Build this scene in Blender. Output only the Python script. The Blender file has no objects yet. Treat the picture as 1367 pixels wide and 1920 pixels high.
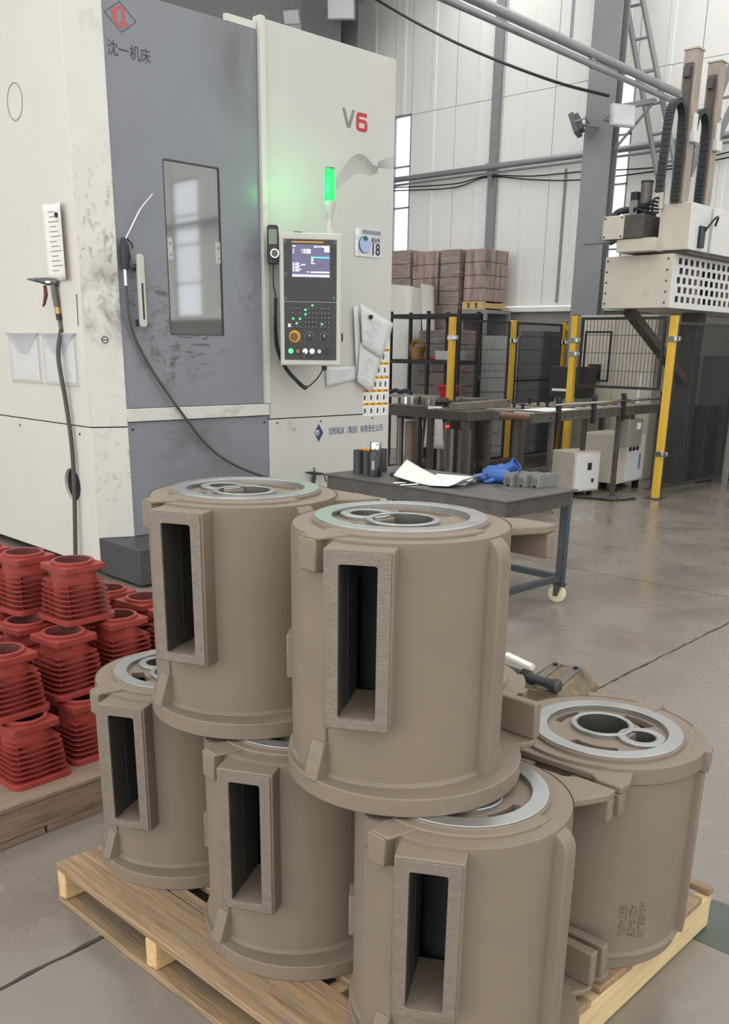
import bpy, bmesh, math, random
from mathutils import Vector, Matrix
random.seed(11)
scene = bpy.context.scene
COL = scene.collection
R = math.radians

# ------------------------------------------------------------------ camera
F_PX, PP_X, PP_Y, EYE = 1740.0, 683.5, 1215.0, 1.6
PITCH, ROLL, YAW = math.atan(566 / F_PX), 0.015, R(42.2)
_cy, _sy = math.cos(YAW), math.sin(YAW)
def yawed(v): return Vector((v[0] * _cy - v[1] * _sy, v[0] * _sy + v[1] * _cy, v[2]))
_fw = Vector((0, math.cos(PITCH), -math.sin(PITCH)))
_up = Vector((0, math.sin(PITCH), math.cos(PITCH)))
_rt = Vector((1, 0, 0))
FW = yawed(_fw)
RT = yawed(math.cos(ROLL) * _rt + math.sin(ROLL) * _up)
UP = yawed(-math.sin(ROLL) * _rt + math.cos(ROLL) * _up)
cam_data = bpy.data.cameras.new('camera')
cam = bpy.data.objects.new('camera', cam_data)
COL.objects.link(cam)
cam.matrix_world = Matrix(((RT.x, UP.x, -FW.x, 0), (RT.y, UP.y, -FW.y, 0), (RT.z, UP.z, -FW.z, EYE), (0, 0, 0, 1)))
cam_data.sensor_fit = 'VERTICAL'
cam_data.sensor_height = 24.0
cam_data.lens = F_PX / 1920 * 24.0
cam_data.shift_y = (PP_Y - 960) / 1920
cam_data.clip_end = 200
scene.camera = cam
def at(px, py, X=None, Y=None, Z=None):
    """the point of the hall seen at a photo pixel, on a plane of known X, Y or Z"""
    d = (px - PP_X) / F_PX * RT - (py - PP_Y) / F_PX * UP + FW
    t = X / d.x if X is not None else Y / d.y if Y is not None else (Z - EYE) / d.z
    return Vector((0, 0, EYE)) + t * d

# ------------------------------------------------------------------ daylight
world = bpy.data.worlds.new('overcast_sky'); scene.world = world
world.use_nodes = True
bg = world.node_tree.nodes['Background']
bg.inputs['Color'].default_value = (1.0, 1.0, 1.0, 1)
bg.inputs['Strength'].default_value = 1.35
vs = scene.view_settings
vs.view_transform = 'Standard'; vs.look = 'None'; vs.gamma = 1.0; vs.use_curve_mapping = False
vs.exposure = 0.95

# ------------------------------------------------------------------ materials
def lin(c):
    return tuple(((v / 255) / 12.92 if v / 255 <= 0.04045 else ((v / 255 + 0.055) / 1.055) ** 2.4) for v in c)
MATS = {}
def M(name, rgb, rough=0.5, metal=0.0, var=0.08, scale=6.0, bump=0.0, bscale=80.0, dirt=None, stretch=None, spec=0.5, emit=0.0, ecol=None, coord='Object', rvar=0.0, coat=0.0, detail=6.0, spots=None):
    if name in MATS: return MATS[name]
    m = bpy.data.materials.new(name); MATS[name] = m
    m.use_nodes = True
    nt = m.node_tree; nd = nt.nodes; lk = nt.links
    b = nd['Principled BSDF']
    c = lin(rgb)
    b.inputs['Roughness'].default_value = rough
    b.inputs['Metallic'].default_value = metal
    b.inputs['Specular IOR Level'].default_value = spec
    if coat: b.inputs['Coat Weight'].default_value = coat
    if coord == 'World':
        vec = nd.new('ShaderNodeNewGeometry').outputs['Position']
    else:
        vec = nd.new('ShaderNodeTexCoord').outputs[coord]
    if stretch:
        mp = nd.new('ShaderNodeMapping'); mp.inputs['Scale'].default_value = stretch
        lk.new(vec, mp.inputs['Vector']); vec = mp.outputs['Vector']
    n = nd.new('ShaderNodeTexNoise'); n.inputs['Scale'].default_value = scale; n.inputs['Detail'].default_value = detail
    n.inputs['Roughness'].default_value = 0.6
    lk.new(vec, n.inputs['Vector'])
    r = nd.new('ShaderNodeValToRGB')
    r.color_ramp.elements[0].position = 0.3; r.color_ramp.elements[1].position = 0.7
    r.color_ramp.elements[0].color = (*[min(1, v * (1 - var)) for v in c], 1)
    r.color_ramp.elements[1].color = (*[min(1, v * (1 + var)) for v in c], 1)
    lk.new(n.outputs['Fac'], r.inputs['Fac'])
    out = r.outputs['Color']
    if dirt:
        for (drgb, lo, hi, dsc) in (dirt if isinstance(dirt, list) else [dirt]):
            n2 = nd.new('ShaderNodeTexNoise'); n2.inputs['Scale'].default_value = dsc; n2.inputs['Detail'].default_value = 8; n2.inputs['Roughness'].default_value = 0.65
            lk.new(vec, n2.inputs['Vector'])
            r2 = nd.new('ShaderNodeMapRange'); r2.inputs['From Min'].default_value = lo; r2.inputs['From Max'].default_value = hi
            lk.new(n2.outputs['Fac'], r2.inputs['Value'])
            mx = nd.new('ShaderNodeMix'); mx.data_type = 'RGBA'
            lk.new(r2.outputs['Result'], mx.inputs['Factor']); lk.new(out, mx.inputs['A']); mx.inputs['B'].default_value = (*lin(drgb), 1)
            out = mx.outputs['Result']
    for (cen, rad, srgb, lo, hi, ssc, sst) in (spots or []):      # grime gathered around a handled place
        vm = nd.new('ShaderNodeVectorMath'); vm.operation = 'DISTANCE'; lk.new(vec, vm.inputs[0]); vm.inputs[1].default_value = cen
        fr = nd.new('ShaderNodeMapRange'); fr.inputs['From Min'].default_value = rad; fr.inputs['From Max'].default_value = rad * 0.25
        lk.new(vm.outputs['Value'], fr.inputs['Value'])
        mq = nd.new('ShaderNodeMapping'); mq.inputs['Scale'].default_value = sst; lk.new(vec, mq.inputs['Vector'])
        n4 = nd.new('ShaderNodeTexNoise'); n4.inputs['Scale'].default_value = ssc; n4.inputs['Detail'].default_value = 8; n4.inputs['Roughness'].default_value = 0.7; n4.inputs['Distortion'].default_value = 0.35
        lk.new(mq.outputs['Vector'], n4.inputs['Vector'])
        r4 = nd.new('ShaderNodeMapRange'); r4.inputs['From Min'].default_value = lo; r4.inputs['From Max'].default_value = hi; lk.new(n4.outputs['Fac'], r4.inputs['Value'])
        mm = nd.new('ShaderNodeMath'); mm.operation = 'MULTIPLY'; lk.new(fr.outputs['Result'], mm.inputs[0]); lk.new(r4.outputs['Result'], mm.inputs[1])
        mx = nd.new('ShaderNodeMix'); mx.data_type = 'RGBA'; lk.new(mm.outputs[0], mx.inputs['Factor']); lk.new(out, mx.inputs['A']); mx.inputs['B'].default_value = (*lin(srgb), 1)
        out = mx.outputs['Result']
    lk.new(out, b.inputs['Base Color'])
    if rvar:
        rr = nd.new('ShaderNodeMapRange'); rr.inputs['From Min'].default_value = 0.3; rr.inputs['From Max'].default_value = 0.7
        rr.inputs['To Min'].default_value = max(0.02, rough - rvar); rr.inputs['To Max'].default_value = min(1, rough + rvar)
        lk.new(n.outputs['Fac'], rr.inputs['Value']); lk.new(rr.outputs['Result'], b.inputs['Roughness'])
    if bump:
        n3 = nd.new('ShaderNodeTexNoise'); n3.inputs['Scale'].default_value = bscale; n3.inputs['Detail'].default_value = 4
        lk.new(vec, n3.inputs['Vector'])
        bp = nd.new('ShaderNodeBump'); bp.inputs['Strength'].default_value = bump; bp.inputs['Distance'].default_value = 0.004
        lk.new(n3.outputs['Fac'], bp.inputs['Height']); lk.new(bp.outputs['Normal'], b.inputs['Normal'])
    if emit:
        b.inputs['Emission Color'].default_value = (*lin(ecol or rgb), 1); b.inputs['Emission Strength'].default_value = emit
    return m
def clear_mat(name, rgb, alpha=0.15, rough=0.1, gloss=0.12):
    """thin clear sheet: mostly see-through, a little tint, a reflection"""
    if name in MATS: return MATS[name]
    m = bpy.data.materials.new(name); MATS[name] = m
    m.use_nodes = True
    nt = m.node_tree; nd = nt.nodes; lk = nt.links
    nd.remove(nd['Principled BSDF'])
    tr = nd.new('ShaderNodeBsdfTransparent'); tr.inputs['Color'].default_value = (0.96, 0.98, 1, 1)
    df = nd.new('ShaderNodeBsdfDiffuse'); df.inputs['Color'].default_value = (*lin(rgb), 1)
    gl = nd.new('ShaderNodeBsdfGlossy'); gl.inputs['Roughness'].default_value = rough
    m1 = nd.new('ShaderNodeMixShader'); m1.inputs[0].default_value = alpha
    m2 = nd.new('ShaderNodeMixShader')
    m2.inputs[0].default_value = gloss * 0.5
    lk.new(tr.outputs[0], m1.inputs[1]); lk.new(df.outputs[0], m1.inputs[2])
    lk.new(m1.outputs[0], m2.inputs[1]); lk.new(gl.outputs[0], m2.inputs[2])
    lk.new(m2.outputs[0], nd['Material Output'].inputs['Surface'])
    return m

CAST = M('taupe_cast_paint', (125, 112, 97), 0.55, var=0.05, scale=5, bump=0.12, bscale=140, dirt=((106, 96, 82), 0.62, 0.85, 9), spec=0.35)
CASTROUGH = M('ground_cast_edge', (118, 108, 96), 0.45, metal=0.05, var=0.14, scale=60, bump=0.5, bscale=220, spec=0.5)
STEELRING = M('machined_steel', (168, 168, 166), 0.33, metal=0.8, var=0.06, scale=9, rvar=0.07, dirt=((96, 92, 88), 0.68, 0.74, 70))
BORE = M('bored_steel', (128, 126, 122), 0.36, metal=0.8, var=0.08, scale=12)
RED = M('red_oxide_paint', (138, 52, 44), 0.52, var=0.12, scale=14, dirt=((104, 38, 33), 0.58, 0.8, 20), spec=0.4)
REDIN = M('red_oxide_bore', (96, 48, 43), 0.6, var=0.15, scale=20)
WOOD = M('pine_board', (150, 124, 94), 0.75, var=0.34, scale=7, stretch=(0.6, 9, 9), bump=0.35, bscale=18, dirt=[((116, 104, 90), 0.5, 0.66, 1.6), ((92, 66, 44), 0.6, 0.74, 4)])
WOODY = M('pine_beam', (204, 180, 136), 0.7, var=0.14, scale=6, stretch=(9, 0.7, 9), bump=0.25, bscale=16, dirt=((170, 140, 100), 0.62, 0.82, 3))
WOODEND = M('pine_block', (202, 172, 124), 0.75, var=0.2, scale=8, stretch=(5, 1, 9), bump=0.25, bscale=20)
OLDWOOD = M('weathered_board', (128, 106, 90), 0.8, var=0.22, scale=8, stretch=(9, 0.8, 9), bump=0.5, bscale=20, dirt=[((80, 60, 48), 0.55, 0.75, 3), ((150, 126, 108), 0.6, 0.8, 5)])
WHITE = M('white_enamel', (190, 189, 183), 0.42, var=0.03, scale=2.2, dirt=((170, 164, 152), 0.68, 0.95, 3), spec=0.5)
LITSIDEW = M('white_enamel_lit_side', (206, 202, 192), 0.42, var=0.03, scale=2.2, dirt=((176, 170, 158), 0.66, 0.95, 2.5), spec=0.5)  # white enamel made paler to paint in the stronger light on this side
STRIPW = M('white_enamel_scuffed', (200, 198, 190), 0.45, var=0.03, scale=3, dirt=((160, 152, 138), 0.6, 0.85, 4), spec=0.5, spots=[((0.09, 0.2, 2.15), 0.75, (84, 76, 64), 0.53, 0.72, 17, (1, 1, 0.7)), ((0.09, 0.2, 1.85), 0.35, (96, 84, 64), 0.42, 0.62, 4, (1, 1, 0.7)), ((0.06, 0.1, 0.7), 0.5, (130, 122, 106), 0.55, 0.75, 14, (1, 1, 1)), ((0.1, 0.9, 1.12), 0.9, (128, 118, 100), 0.5, 0.75, 6, (1, 0.4, 1))])
BOXW = M('pendant_enamel', (186, 184, 176), 0.42, var=0.03, scale=4, dirt=((150, 144, 130), 0.64, 0.86, 6), spec=0.5)
GREY = M('grey_enamel', (124, 127, 133), 0.32, var=0.03, scale=3, dirt=((110, 111, 114), 0.6, 0.9, 2.2), spec=0.5, spots=[((0.09, 0.5, 1.82), 0.36, (62, 60, 58), 0.52, 0.66, 8, (1, 1, 2.4)), ((0.09, 0.62, 1.55), 0.34, (66, 60, 54), 0.5, 0.64, 9, (1, 1, 1)), ((0.09, 0.85, 1.62), 0.3, (72, 70, 68), 0.52, 0.64, 9, (1, 0.6, 3)), ((0.09, 1.3, 2.0), 0.3, (92, 92, 94), 0.52, 0.72, 7, (1, 1, 1)), ((0.09, 0.75, 0.85), 0.45, (92, 90, 88), 0.45, 0.75, 3, (1, 0.5, 1.6)), ((0.09, 0.95, 0.3), 0.5, (96, 94, 92), 0.4, 0.75, 6, (1, 0.6, 1)), ((0.09, 1.35, 3.5), 0.5, (100, 101, 103), 0.35, 0.6, 2, (1, 1, 0.3))])
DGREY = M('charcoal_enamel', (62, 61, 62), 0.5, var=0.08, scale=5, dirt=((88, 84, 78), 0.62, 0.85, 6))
BLACK = M('black_plastic', (30, 30, 31), 0.45, var=0.05)
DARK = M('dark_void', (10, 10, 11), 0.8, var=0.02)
RUBBER = M('hose_rubber', (72, 69, 65), 0.55, var=0.12, scale=18)
CHROME = M('chrome', (198, 198, 196), 0.18, metal=1.0, var=0.03)
IRON = M('worn_steel', (92, 88, 84), 0.5, metal=0.55, var=0.16, scale=9, dirt=((64, 54, 46), 0.56, 0.78, 6))
IRONTOP = M('worn_bench_top', (96, 92, 88), 0.5, metal=0.35, var=0.14, scale=7, dirt=((70, 62, 56), 0.56, 0.78, 4))
GALV = M('grey_steel_paint', (134, 136, 137), 0.5, var=0.05, scale=3)
PIPE = M('galvanised_track', (150, 152, 154), 0.35, metal=0.5, var=0.1, scale=5)
PANELW = M('wall_sandwich_panel', (230, 229, 224), 0.55, var=0.02, scale=0.9, dirt=((214, 211, 202), 0.6, 0.9, 0.7), coord='World', stretch=(1, 1, 0.5), spec=0.3)
LOWALL = M('lower_wall_render', (150, 146, 140), 0.85, var=0.08, scale=1.5, coord='World')
ROOFM = M('roof_sheet', (196, 199, 202), 0.6, var=0.05, scale=1)
YELLOW = M('yellow_post_paint', (214, 172, 58), 0.45, var=0.07, scale=6, dirt=((140, 112, 44), 0.66, 0.85, 5))
WIRE = M('black_wire', (46, 47, 48), 0.5, var=0.04)
BEIGE = M('beige_enamel', (196, 189, 174), 0.45, var=0.05, scale=4, dirt=((140, 130, 112), 0.62, 0.85, 4))
GANTRYW = M('gantry_white', (212, 211, 208), 0.42, var=0.03, scale=3, dirt=((150, 140, 124), 0.68, 0.9, 4))
MAST = M('oily_mast', (156, 144, 132), 0.4, metal=0.3, var=0.14, scale=4, stretch=(3, 3, 0.7), dirt=((112, 84, 64), 0.56, 0.78, 3))
CHAINM = M('cable_chain_plastic', (40, 40, 41), 0.5, var=0.08)
CONCRETE = M('polished_concrete', (127, 119, 110), 0.25, var=0.14, scale=1.6, coord='World', dirt=[((114, 106, 97), 0.45, 0.9, 0.8), ((152, 143, 132), 0.56, 0.85, 6), ((96, 88, 80), 0.6, 0.85, 22)], rvar=0.14, bump=0.05, bscale=30, spec=0.7, detail=9)
JOINT = M('joint_filler', (58, 54, 50), 0.9, var=0.2, scale=20)
GREENPAINT = M('green_floor_paint', (74, 82, 73), 0.45, var=0.14, scale=5, coord='World', dirt=((112, 112, 106), 0.62, 0.8, 8))
INKD = M('dark_print', (58, 60, 62), 0.6, var=0.02)
INKR = M('red_print', (178, 52, 58), 0.55, var=0.02)
INKRL = M('faded_red_print', (176, 84, 84), 0.55, var=0.02)
INKG = M('grey_print', (118, 124, 122), 0.55, var=0.02)
INKB = M('blue_print', (44, 62, 104), 0.55, var=0.02)
INKY = M('yellow_print', (226, 170, 50), 0.55, var=0.04)
PAPER = M('paper', (226, 225, 222), 0.8, var=0.02, scale=10)
PAPERSOFT = M('worn_paper', (222, 219, 214), 0.8, var=0.04, scale=14)
CLEAR = clear_mat('clear_film', (225, 222, 220), 0.16, 0.12, 0.2)
PANE = clear_mat('window_pane', (235, 242, 250), 0.12, 0.05, 0.1)
def glow(name, rgb, s, base=None): return M(name, base or rgb, 0.4, var=0.0, emit=s, ecol=rgb)
GREENLAMP = glow('green_signal_lens', (8, 255, 70), 0.75, (30, 190, 90))
GREENLED = glow('green_button_light', (60, 255, 120), 1.3, (60, 200, 100))

# ------------------------------------------------------------------ mesh building
class MB:
    def __init__(s, T=None): s.v = []; s.f = []; s.T = T
    def add(s, vs, fs):
        o = len(s.v)
        s.v += [tuple(s.T @ Vector(p)) if s.T else tuple(p) for p in vs]
        s.f += [tuple(i + o for i in f) for f in fs]
        return s
    def box(s, x0, x1, y0, y1, z0, z1, T=None):
        p = [(x, y, z) for z in (z0, z1) for y in (y0, y1) for x in (x0, x1)]
        if T: p = [tuple(T @ Vector(q)) for q in p]
        return s.add(p, [(0, 2, 3, 1), (4, 5, 7, 6), (0, 1, 5, 4), (1, 3, 7, 5), (3, 2, 6, 7), (2, 0, 4, 6)])
    def prism(s, poly, z0, z1, T=None):
        n = len(poly)
        p = [(x, y, z0) for x, y in poly] + [(x, y, z1) for x, y in poly]
        if T: p = [tuple(T @ Vector(q)) for q in p]
        return s.add(p, [tuple(range(n - 1, -1, -1)), tuple(range(n, 2 * n))] + [(i, (i + 1) % n, n + (i + 1) % n, n + i) for i in range(n)])
    def cyl(s, a, b, r0, r1=None, n=16, caps=True):
        a = Vector(a); b = Vector(b); r1 = r0 if r1 is None else r1
        d = (b - a).normalized(); u = d.orthogonal().normalized(); w = d.cross(u)
        vs = []
        for c, r in ((a, r0), (b, r1)):
            vs += [tuple(c + r * (math.cos(2 * math.pi * i / n) * u + math.sin(2 * math.pi * i / n) * w)) for i in range(n)]
        fs = [(i, (i + 1) % n, n + (i + 1) % n, n + i) for i in range(n)]
        if caps: fs += [tuple(range(n - 1, -1, -1)), tuple(range(n, 2 * n))]
        return s.add(vs, fs)
    def tube(s, pts, r, n=8, caps=True):
        pts = [Vector(p) for p in pts]; k = len(pts)
        rs = r if isinstance(r, (list, tuple)) else [r] * k
        t0 = (pts[1] - pts[0]).normalized(); u = t0.orthogonal().normalized()
        vs = []
        for i, p in enumerate(pts):
            t = (pts[min(i + 1, k - 1)] - pts[max(i - 1, 0)]).normalized()
            u = (u - u.dot(t) * t).normalized(); w = t.cross(u)
            vs += [tuple(p + rs[i] * (math.cos(2 * math.pi * j / n) * u + math.sin(2 * math.pi * j / n) * w)) for j in range(n)]
        fs = [(i * n + j, i * n + (j + 1) % n, (i + 1) * n + (j + 1) % n, (i + 1) * n + j) for i in range(k - 1) for j in range(n)]
        if caps: fs += [tuple(range(n - 1, -1, -1)), tuple(range((k - 1) * n, k * n))]
        return s.add(vs, fs)
    def lathe(s, prof, n=32, c=(0, 0, 0), closed=False):
        k = len(prof); vs = []
        for r, z in prof:
            vs += [(c[0] + r * math.cos(2 * math.pi * j / n), c[1] + r * math.sin(2 * math.pi * j / n), c[2] + z) for j in range(n)]
        fs = [(i * n + j, i * n + (j + 1) % n, ((i + 1) % k) * n + (j + 1) % n, ((i + 1) % k) * n + j) for i in range(k if closed else k - 1) for j in range(n)]
        if not closed:
            if prof[0][0] > 1e-6: fs.append(tuple(range(n - 1, -1, -1)))
            if prof[-1][0] > 1e-6: fs.append(tuple(range((k - 1) * n, k * n)))
        return s.add(vs, fs)
    def ring(s, ro, ri, z0, z1, n=64, c=(0, 0)):
        return s.lathe([(ri, z0), (ro, z0), (ro, z1), (ri, z1)], n, (c[0], c[1], 0), True)
    def sheet(s, f, nu, nv):
        vs = [f(i / nu, j / nv) for j in range(nv + 1) for i in range(nu + 1)]
        fs = [(j * (nu + 1) + i, j * (nu + 1) + i + 1, (j + 1) * (nu + 1) + i + 1, (j + 1) * (nu + 1) + i) for j in range(nv) for i in range(nu)]
        return s.add(vs, fs)
    def plate(s, loops, z0, z1, T=None):
        """flat plate with holes: first loop the outline, the others holes"""
        cu = bpy.data.curves.new('tmp', 'CURVE'); cu.dimensions = '2D'; cu.fill_mode = 'BOTH'; cu.extrude = abs(z1 - z0) / 2
        for lp in loops:
            sp = cu.splines.new('POLY'); sp.points.add(len(lp) - 1); sp.use_cyclic_u = True
            for q, p in zip(sp.points, lp): q.co = (p[0], p[1], 0, 1)
        return s._curve(cu, Matrix.Translation((0, 0, (z0 + z1) / 2)), T)
    def text(s, body, size, depth, T=None, align='CENTER', shear=0.0, bold=0.0, sx=1.0):
        cu = bpy.data.curves.new('tmp', 'FONT'); cu.body = body; cu.size = size; cu.extrude = depth / 2
        cu.align_x = align; cu.align_y = 'CENTER'; cu.shear = shear; cu.offset = bold; cu.resolution_u = 3
        return s._curve(cu, Matrix.Diagonal((sx, 1, 1, 1)), T)
    def _curve(s, cu, A, T):
        ob = bpy.data.objects.new('tmp', cu); me = bpy.data.meshes.new_from_object(ob)
        X = (T @ A) if T else A
        s.add([tuple(X @ v.co) for v in me.vertices], [tuple(p.vertices) for p in me.polygons])
        bpy.data.objects.remove(ob); bpy.data.curves.remove(cu); bpy.data.meshes.remove(me)
        return s
    def mesh(s, name, sharp=0.6):
        me = bpy.data.meshes.new(name)
        bm = bmesh.new()
        vv = [bm.verts.new(p) for p in s.v]
        for f in s.f:
            try: bm.faces.new([vv[i] for i in f])
            except ValueError: pass
        bmesh.ops.remove_doubles(bm, verts=bm.verts, dist=1e-5)
        bmesh.ops.recalc_face_normals(bm, faces=bm.faces)
        for f in bm.faces: f.smooth = True
        for e in bm.edges:
            if len(e.link_faces) == 2 and e.calc_face_angle(0) > sharp: e.smooth = False
        bm.to_mesh(me); bm.free()
        return me
    def build(s, name, mat, parent=None, bevel=0.0, seg=2, sharp=0.6, loc=None, rotz=0.0):
        me = s.mesh(name, sharp); me.materials.append(mat)
        o = bpy.data.objects.new(name, me); COL.objects.link(o)
        if parent: o.parent = parent
        if loc is not None: o.location = loc
        if rotz: o.rotation_euler.z = rotz
        if bevel:
            md = o.modifiers.new('edge', 'BEVEL'); md.width = bevel; md.segments = seg; md.limit_method = 'ANGLE'; md.angle_limit = R(38); md.harden_normals = False
        return o
def circ(r, n=32, c=(0, 0), a0=0.0, a1=2 * math.pi, closed=True):
    k = n if closed else n + 1
    return [(c[0] + r * math.cos(a0 + (a1 - a0) * i / n), c[1] + r * math.sin(a0 + (a1 - a0) * i / n)) for i in range(k)]
def rect(x0, x1, y0, y1, r=0.0, k=4):
    if not r: return [(x0, y0), (x1, y0), (x1, y1), (x0, y1)]
    p = []
    for cx, cy, a in ((x1 - r, y0 + r, -90), (x1 - r, y1 - r, 0), (x0 + r, y1 - r, 90), (x0 + r, y0 + r, 180)):
        p += [(cx + r * math.cos(R(a + 90 * i / k)), cy + r * math.sin(R(a + 90 * i / k))) for i in range(k + 1)]
    return p
def thing(name, label, cat, loc=(0, 0, 0), rotz=0.0, group=None):
    o = bpy.data.objects.new(name, None); COL.objects.link(o)
    o.empty_display_size = 0.05
    o.location = loc; o.rotation_euler = (0, 0, rotz)
    return tag(o, label, cat, group)
def tag(o, label, cat, group=None):
    o['label'] = label; o['category'] = cat
    if group: o['group'] = group
    return o
def struct(o): o['kind'] = 'structure'; return o
def stuff(o): o['kind'] = 'stuff'; return o
def copy_tree(o, parent=None):
    c = o.copy(); COL.objects.link(c)
    if parent: c.parent = parent
    for ch in list(o.children): copy_tree(ch, c)
    return c
def frame(o, u, v, w):
    """matrix that takes (u, v, w) coordinates to the given origin and axes"""
    o, u, v, w = map(Vector, (o, u, v, w))
    return Matrix(((u.x, v.x, w.x, o.x), (u.y, v.y, w.y, o.y), (u.z, v.z, w.z, o.z), (0, 0, 0, 1)))
def spline(pts, k=8):
    P = [Vector(p) for p in pts]; P = [2 * P[0] - P[1]] + P + [2 * P[-1] - P[-2]]; out = []
    for i in range(1, len(P) - 2):
        for j in range(k):
            t = j / k
            out.append(0.5 * ((2 * P[i]) + (-P[i - 1] + P[i + 1]) * t + (2 * P[i - 1] - 5 * P[i] + 4 * P[i + 1] - P[i + 2]) * t * t + (-P[i - 1] + 3 * P[i] - 3 * P[i + 1] + P[i + 2]) * t ** 3))
    out.append(P[-2])
    return out
# ================================================================== the hall
fb = MB().box(-19, 14.5, -10.5, 14, -0.06, -0.012).build('floor', JOINT); struct(fb)
def slab(x0, x1, y0, y1, seed):
    rnd = random.Random(seed); g = 0.007
    def side(a, b, n):
        out = []
        for i in range(n):
            t = i / n; j = 0 if i == 0 else rnd.uniform(-0.005, 0.005)
            out.append((a[0] + (b[0] - a[0]) * t + (j if a[0] == b[0] else 0), a[1] + (b[1] - a[1]) * t + (j if a[1] == b[1] else 0)))
        return out
    A, B, C, D = (x0 + g, y0 + g), (x1 - g, y0 + g), (x1 - g, y1 - g), (x0 + g, y1 - g)
    o = MB().prism(side(A, B, 110) + side(B, C, 110) + side(C, D, 110) + side(D, A, 110), -0.04, 0.0).build('slab', CONCRETE, fb)
    return o
XS = [-19, -14.45, -8.25, -2.045, 4.15, 10.35, 14.5]; YS = [-10.5, -6.16, 0.04, 6.24, 12.44, 14]
for i in range(len(XS) - 1):
    for j in range(len(YS) - 1): slab(XS[i], XS[i + 1], YS[j], YS[j + 1], i * 10 + j)
MB().prism([(-0.86, 2.325), (3.6, 2.26), (3.6, 2.49), (-0.86, 2.56)], 0.0002, 0.0015).build('painted_stripe', GREENPAINT, fb)

WY = 13.6
wf = MB().box(-19, 14.5, WY, WY + 0.25, 0, 2.16).build('wall_far', LOWALL); struct(wf)
MB().box(-19, 14.5, WY - 0.09, WY + 0.05, 2.16, 2.24).build('ledge', PANELW, wf, 0.008)
def wall_panel(x0, x1, z0, z1):
    g = 0.006; mid = (x0 + x1) / 2; e = WY
    # sandwich panel: flat sheet with a shallow rib up the middle
    prof = [(x0 + g, e), (mid - 0.05, e), (mid - 0.035, e - 0.012), (mid + 0.035, e - 0.012), (mid + 0.05, e), (x1 - g, e), (x1 - g, e + 0.08), (x0 + g, e + 0.08)]
    MB().prism(prof, z0 + 0.004, z1 - 0.004).build('panel', PANELW, wf)
WIN = [-15.765, -11.63, -7.495, -3.36, 0.775, 5.3, 9.85]
HW = 0.19
MB().box(-19, 14.5, WY + 0.081, WY + 0.1, 5.36, 8.0).build('sheathing', GALV, wf)
prev = -19.0
for wx in WIN + [15.0]:
    HW = 0.19 if wx < 2 else 0.62
    a, b = prev, (wx - HW if wx < 14 else 14.5)
    n = max(1, round((b - a) / 0.94))
    for k in range(n):
        wall_panel(a + (b - a) * k / n, a + (b - a) * (k + 1) / n, 2.25, 5.34)
        wall_panel(a + (b - a) * k / n, a + (b - a) * (k + 1) / n, 5.34, 8.0)
    if wx < 14:
        wall_panel(wx - HW, wx + HW, 5.36, 8.0)
        i = WIN.index(wx) + 1
        w = MB()
        for zz in (2.24, 3.02, 3.9, 4.55, 5.33): w.box(wx - HW, wx + HW, WY + 0.0, WY + 0.05, zz, zz + 0.025)
        w.box(wx - HW, wx - HW + 0.02, WY, WY + 0.05, 2.25, 5.34).box(wx + HW - 0.02, wx + HW, WY, WY + 0.05, 2.25, 5.34)
        wo = w.build('window_%d' % i, GALV); struct(wo)
        for z0, z1 in ((2.265, 3.02), (3.045, 3.9), (3.925, 4.55), (4.575, 5.33)):
            MB().box(wx - HW + 0.02, wx + HW - 0.02, WY + 0.02, WY + 0.026, z0, z1).build('pane', PANE, wo)
    prev = wx + HW
wr = MB().box(14.5, 14.7, -10.5, 14, 3.2, 8).build('light_cut_wall_right', PANELW); struct(wr)  # upper wall out of view, added to cut the light from this side
wl = MB().box(-19.2, -19, -10.5, 14, 0, 8).build('wall_left', PANELW); struct(wl)
# roof: corrugated sheets with open skylight bays between them
rf = bpy.data.objects.new('ceiling', None); COL.objects.link(rf); struct(rf)
RZ = 7.2
def roof_sheet(x0, x1, y0=-10.5, y1=13.9):
    n = int((x1 - x0) / 0.11); pr = []
    for k in range(n + 1):
        x = x0 + (x1 - x0) * k / n
        pr.append((x, RZ + (0.035 if k % 2 else 0)))
    pts = pr + [(x, z + 0.02) for x, z in reversed(pr)]
    MB(frame((0, y0, 0), (1, 0, 0), (0, 0, 1), (0, 1, 0))).prism(pts, 0, y1 - y0).build('roof_sheet', ROOFM, rf)
for a, b in ((-19.2, -10.6), (-8.4, -7.0), (-4.6, -3.4), (-1.0, 0.2), (2.6, 3.8), (6.2, 7.4), (9.8, 11.0), (13.4, 14.5)): roof_sheet(a, b)
for y in (1.5, 6.2, 10.6):
    MB().box(-19, 14.5, y - 0.09, y + 0.09, RZ - 0.22, RZ - 0.005).build('purlin', GALV, rf, 0.006)
# steel columns, wind posts and rails of the far wall
def h_column(name, x, y, wx, dy, label, z1=7.15):
    t = thing(name, label, 'column', (x, y, 0))
    MB().box(-wx / 2, wx / 2, -dy / 2, -dy / 2 + 0.02, 0, z1).build('front_flange', GALV, t, 0.004)
    MB().box(-wx / 2, wx / 2, dy / 2 - 0.02, dy / 2, 0, z1).build('rear_flange', GALV, t, 0.004)
    MB().box(-0.009, 0.009, -dy / 2 + 0.021, dy / 2 - 0.021, 0, z1).build('web', GALV, t)
    MB().box(-wx / 2 - 0.06, wx / 2 + 0.06, -dy / 2 - 0.06, dy / 2 + 0.06, 0, 0.03).build('base_plate', GALV, t)
    return t
c1 = h_column('steel_column', -7.27, 12.7, 0.43, 0.2, 'thick grey steel column carrying two floodlights, right of the thin wall post')
MB().box(0.2, 0.74, -0.02, 0.06, 4.68, 4.74).build('rail_bracket', GALV, c1, 0.004)
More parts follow.
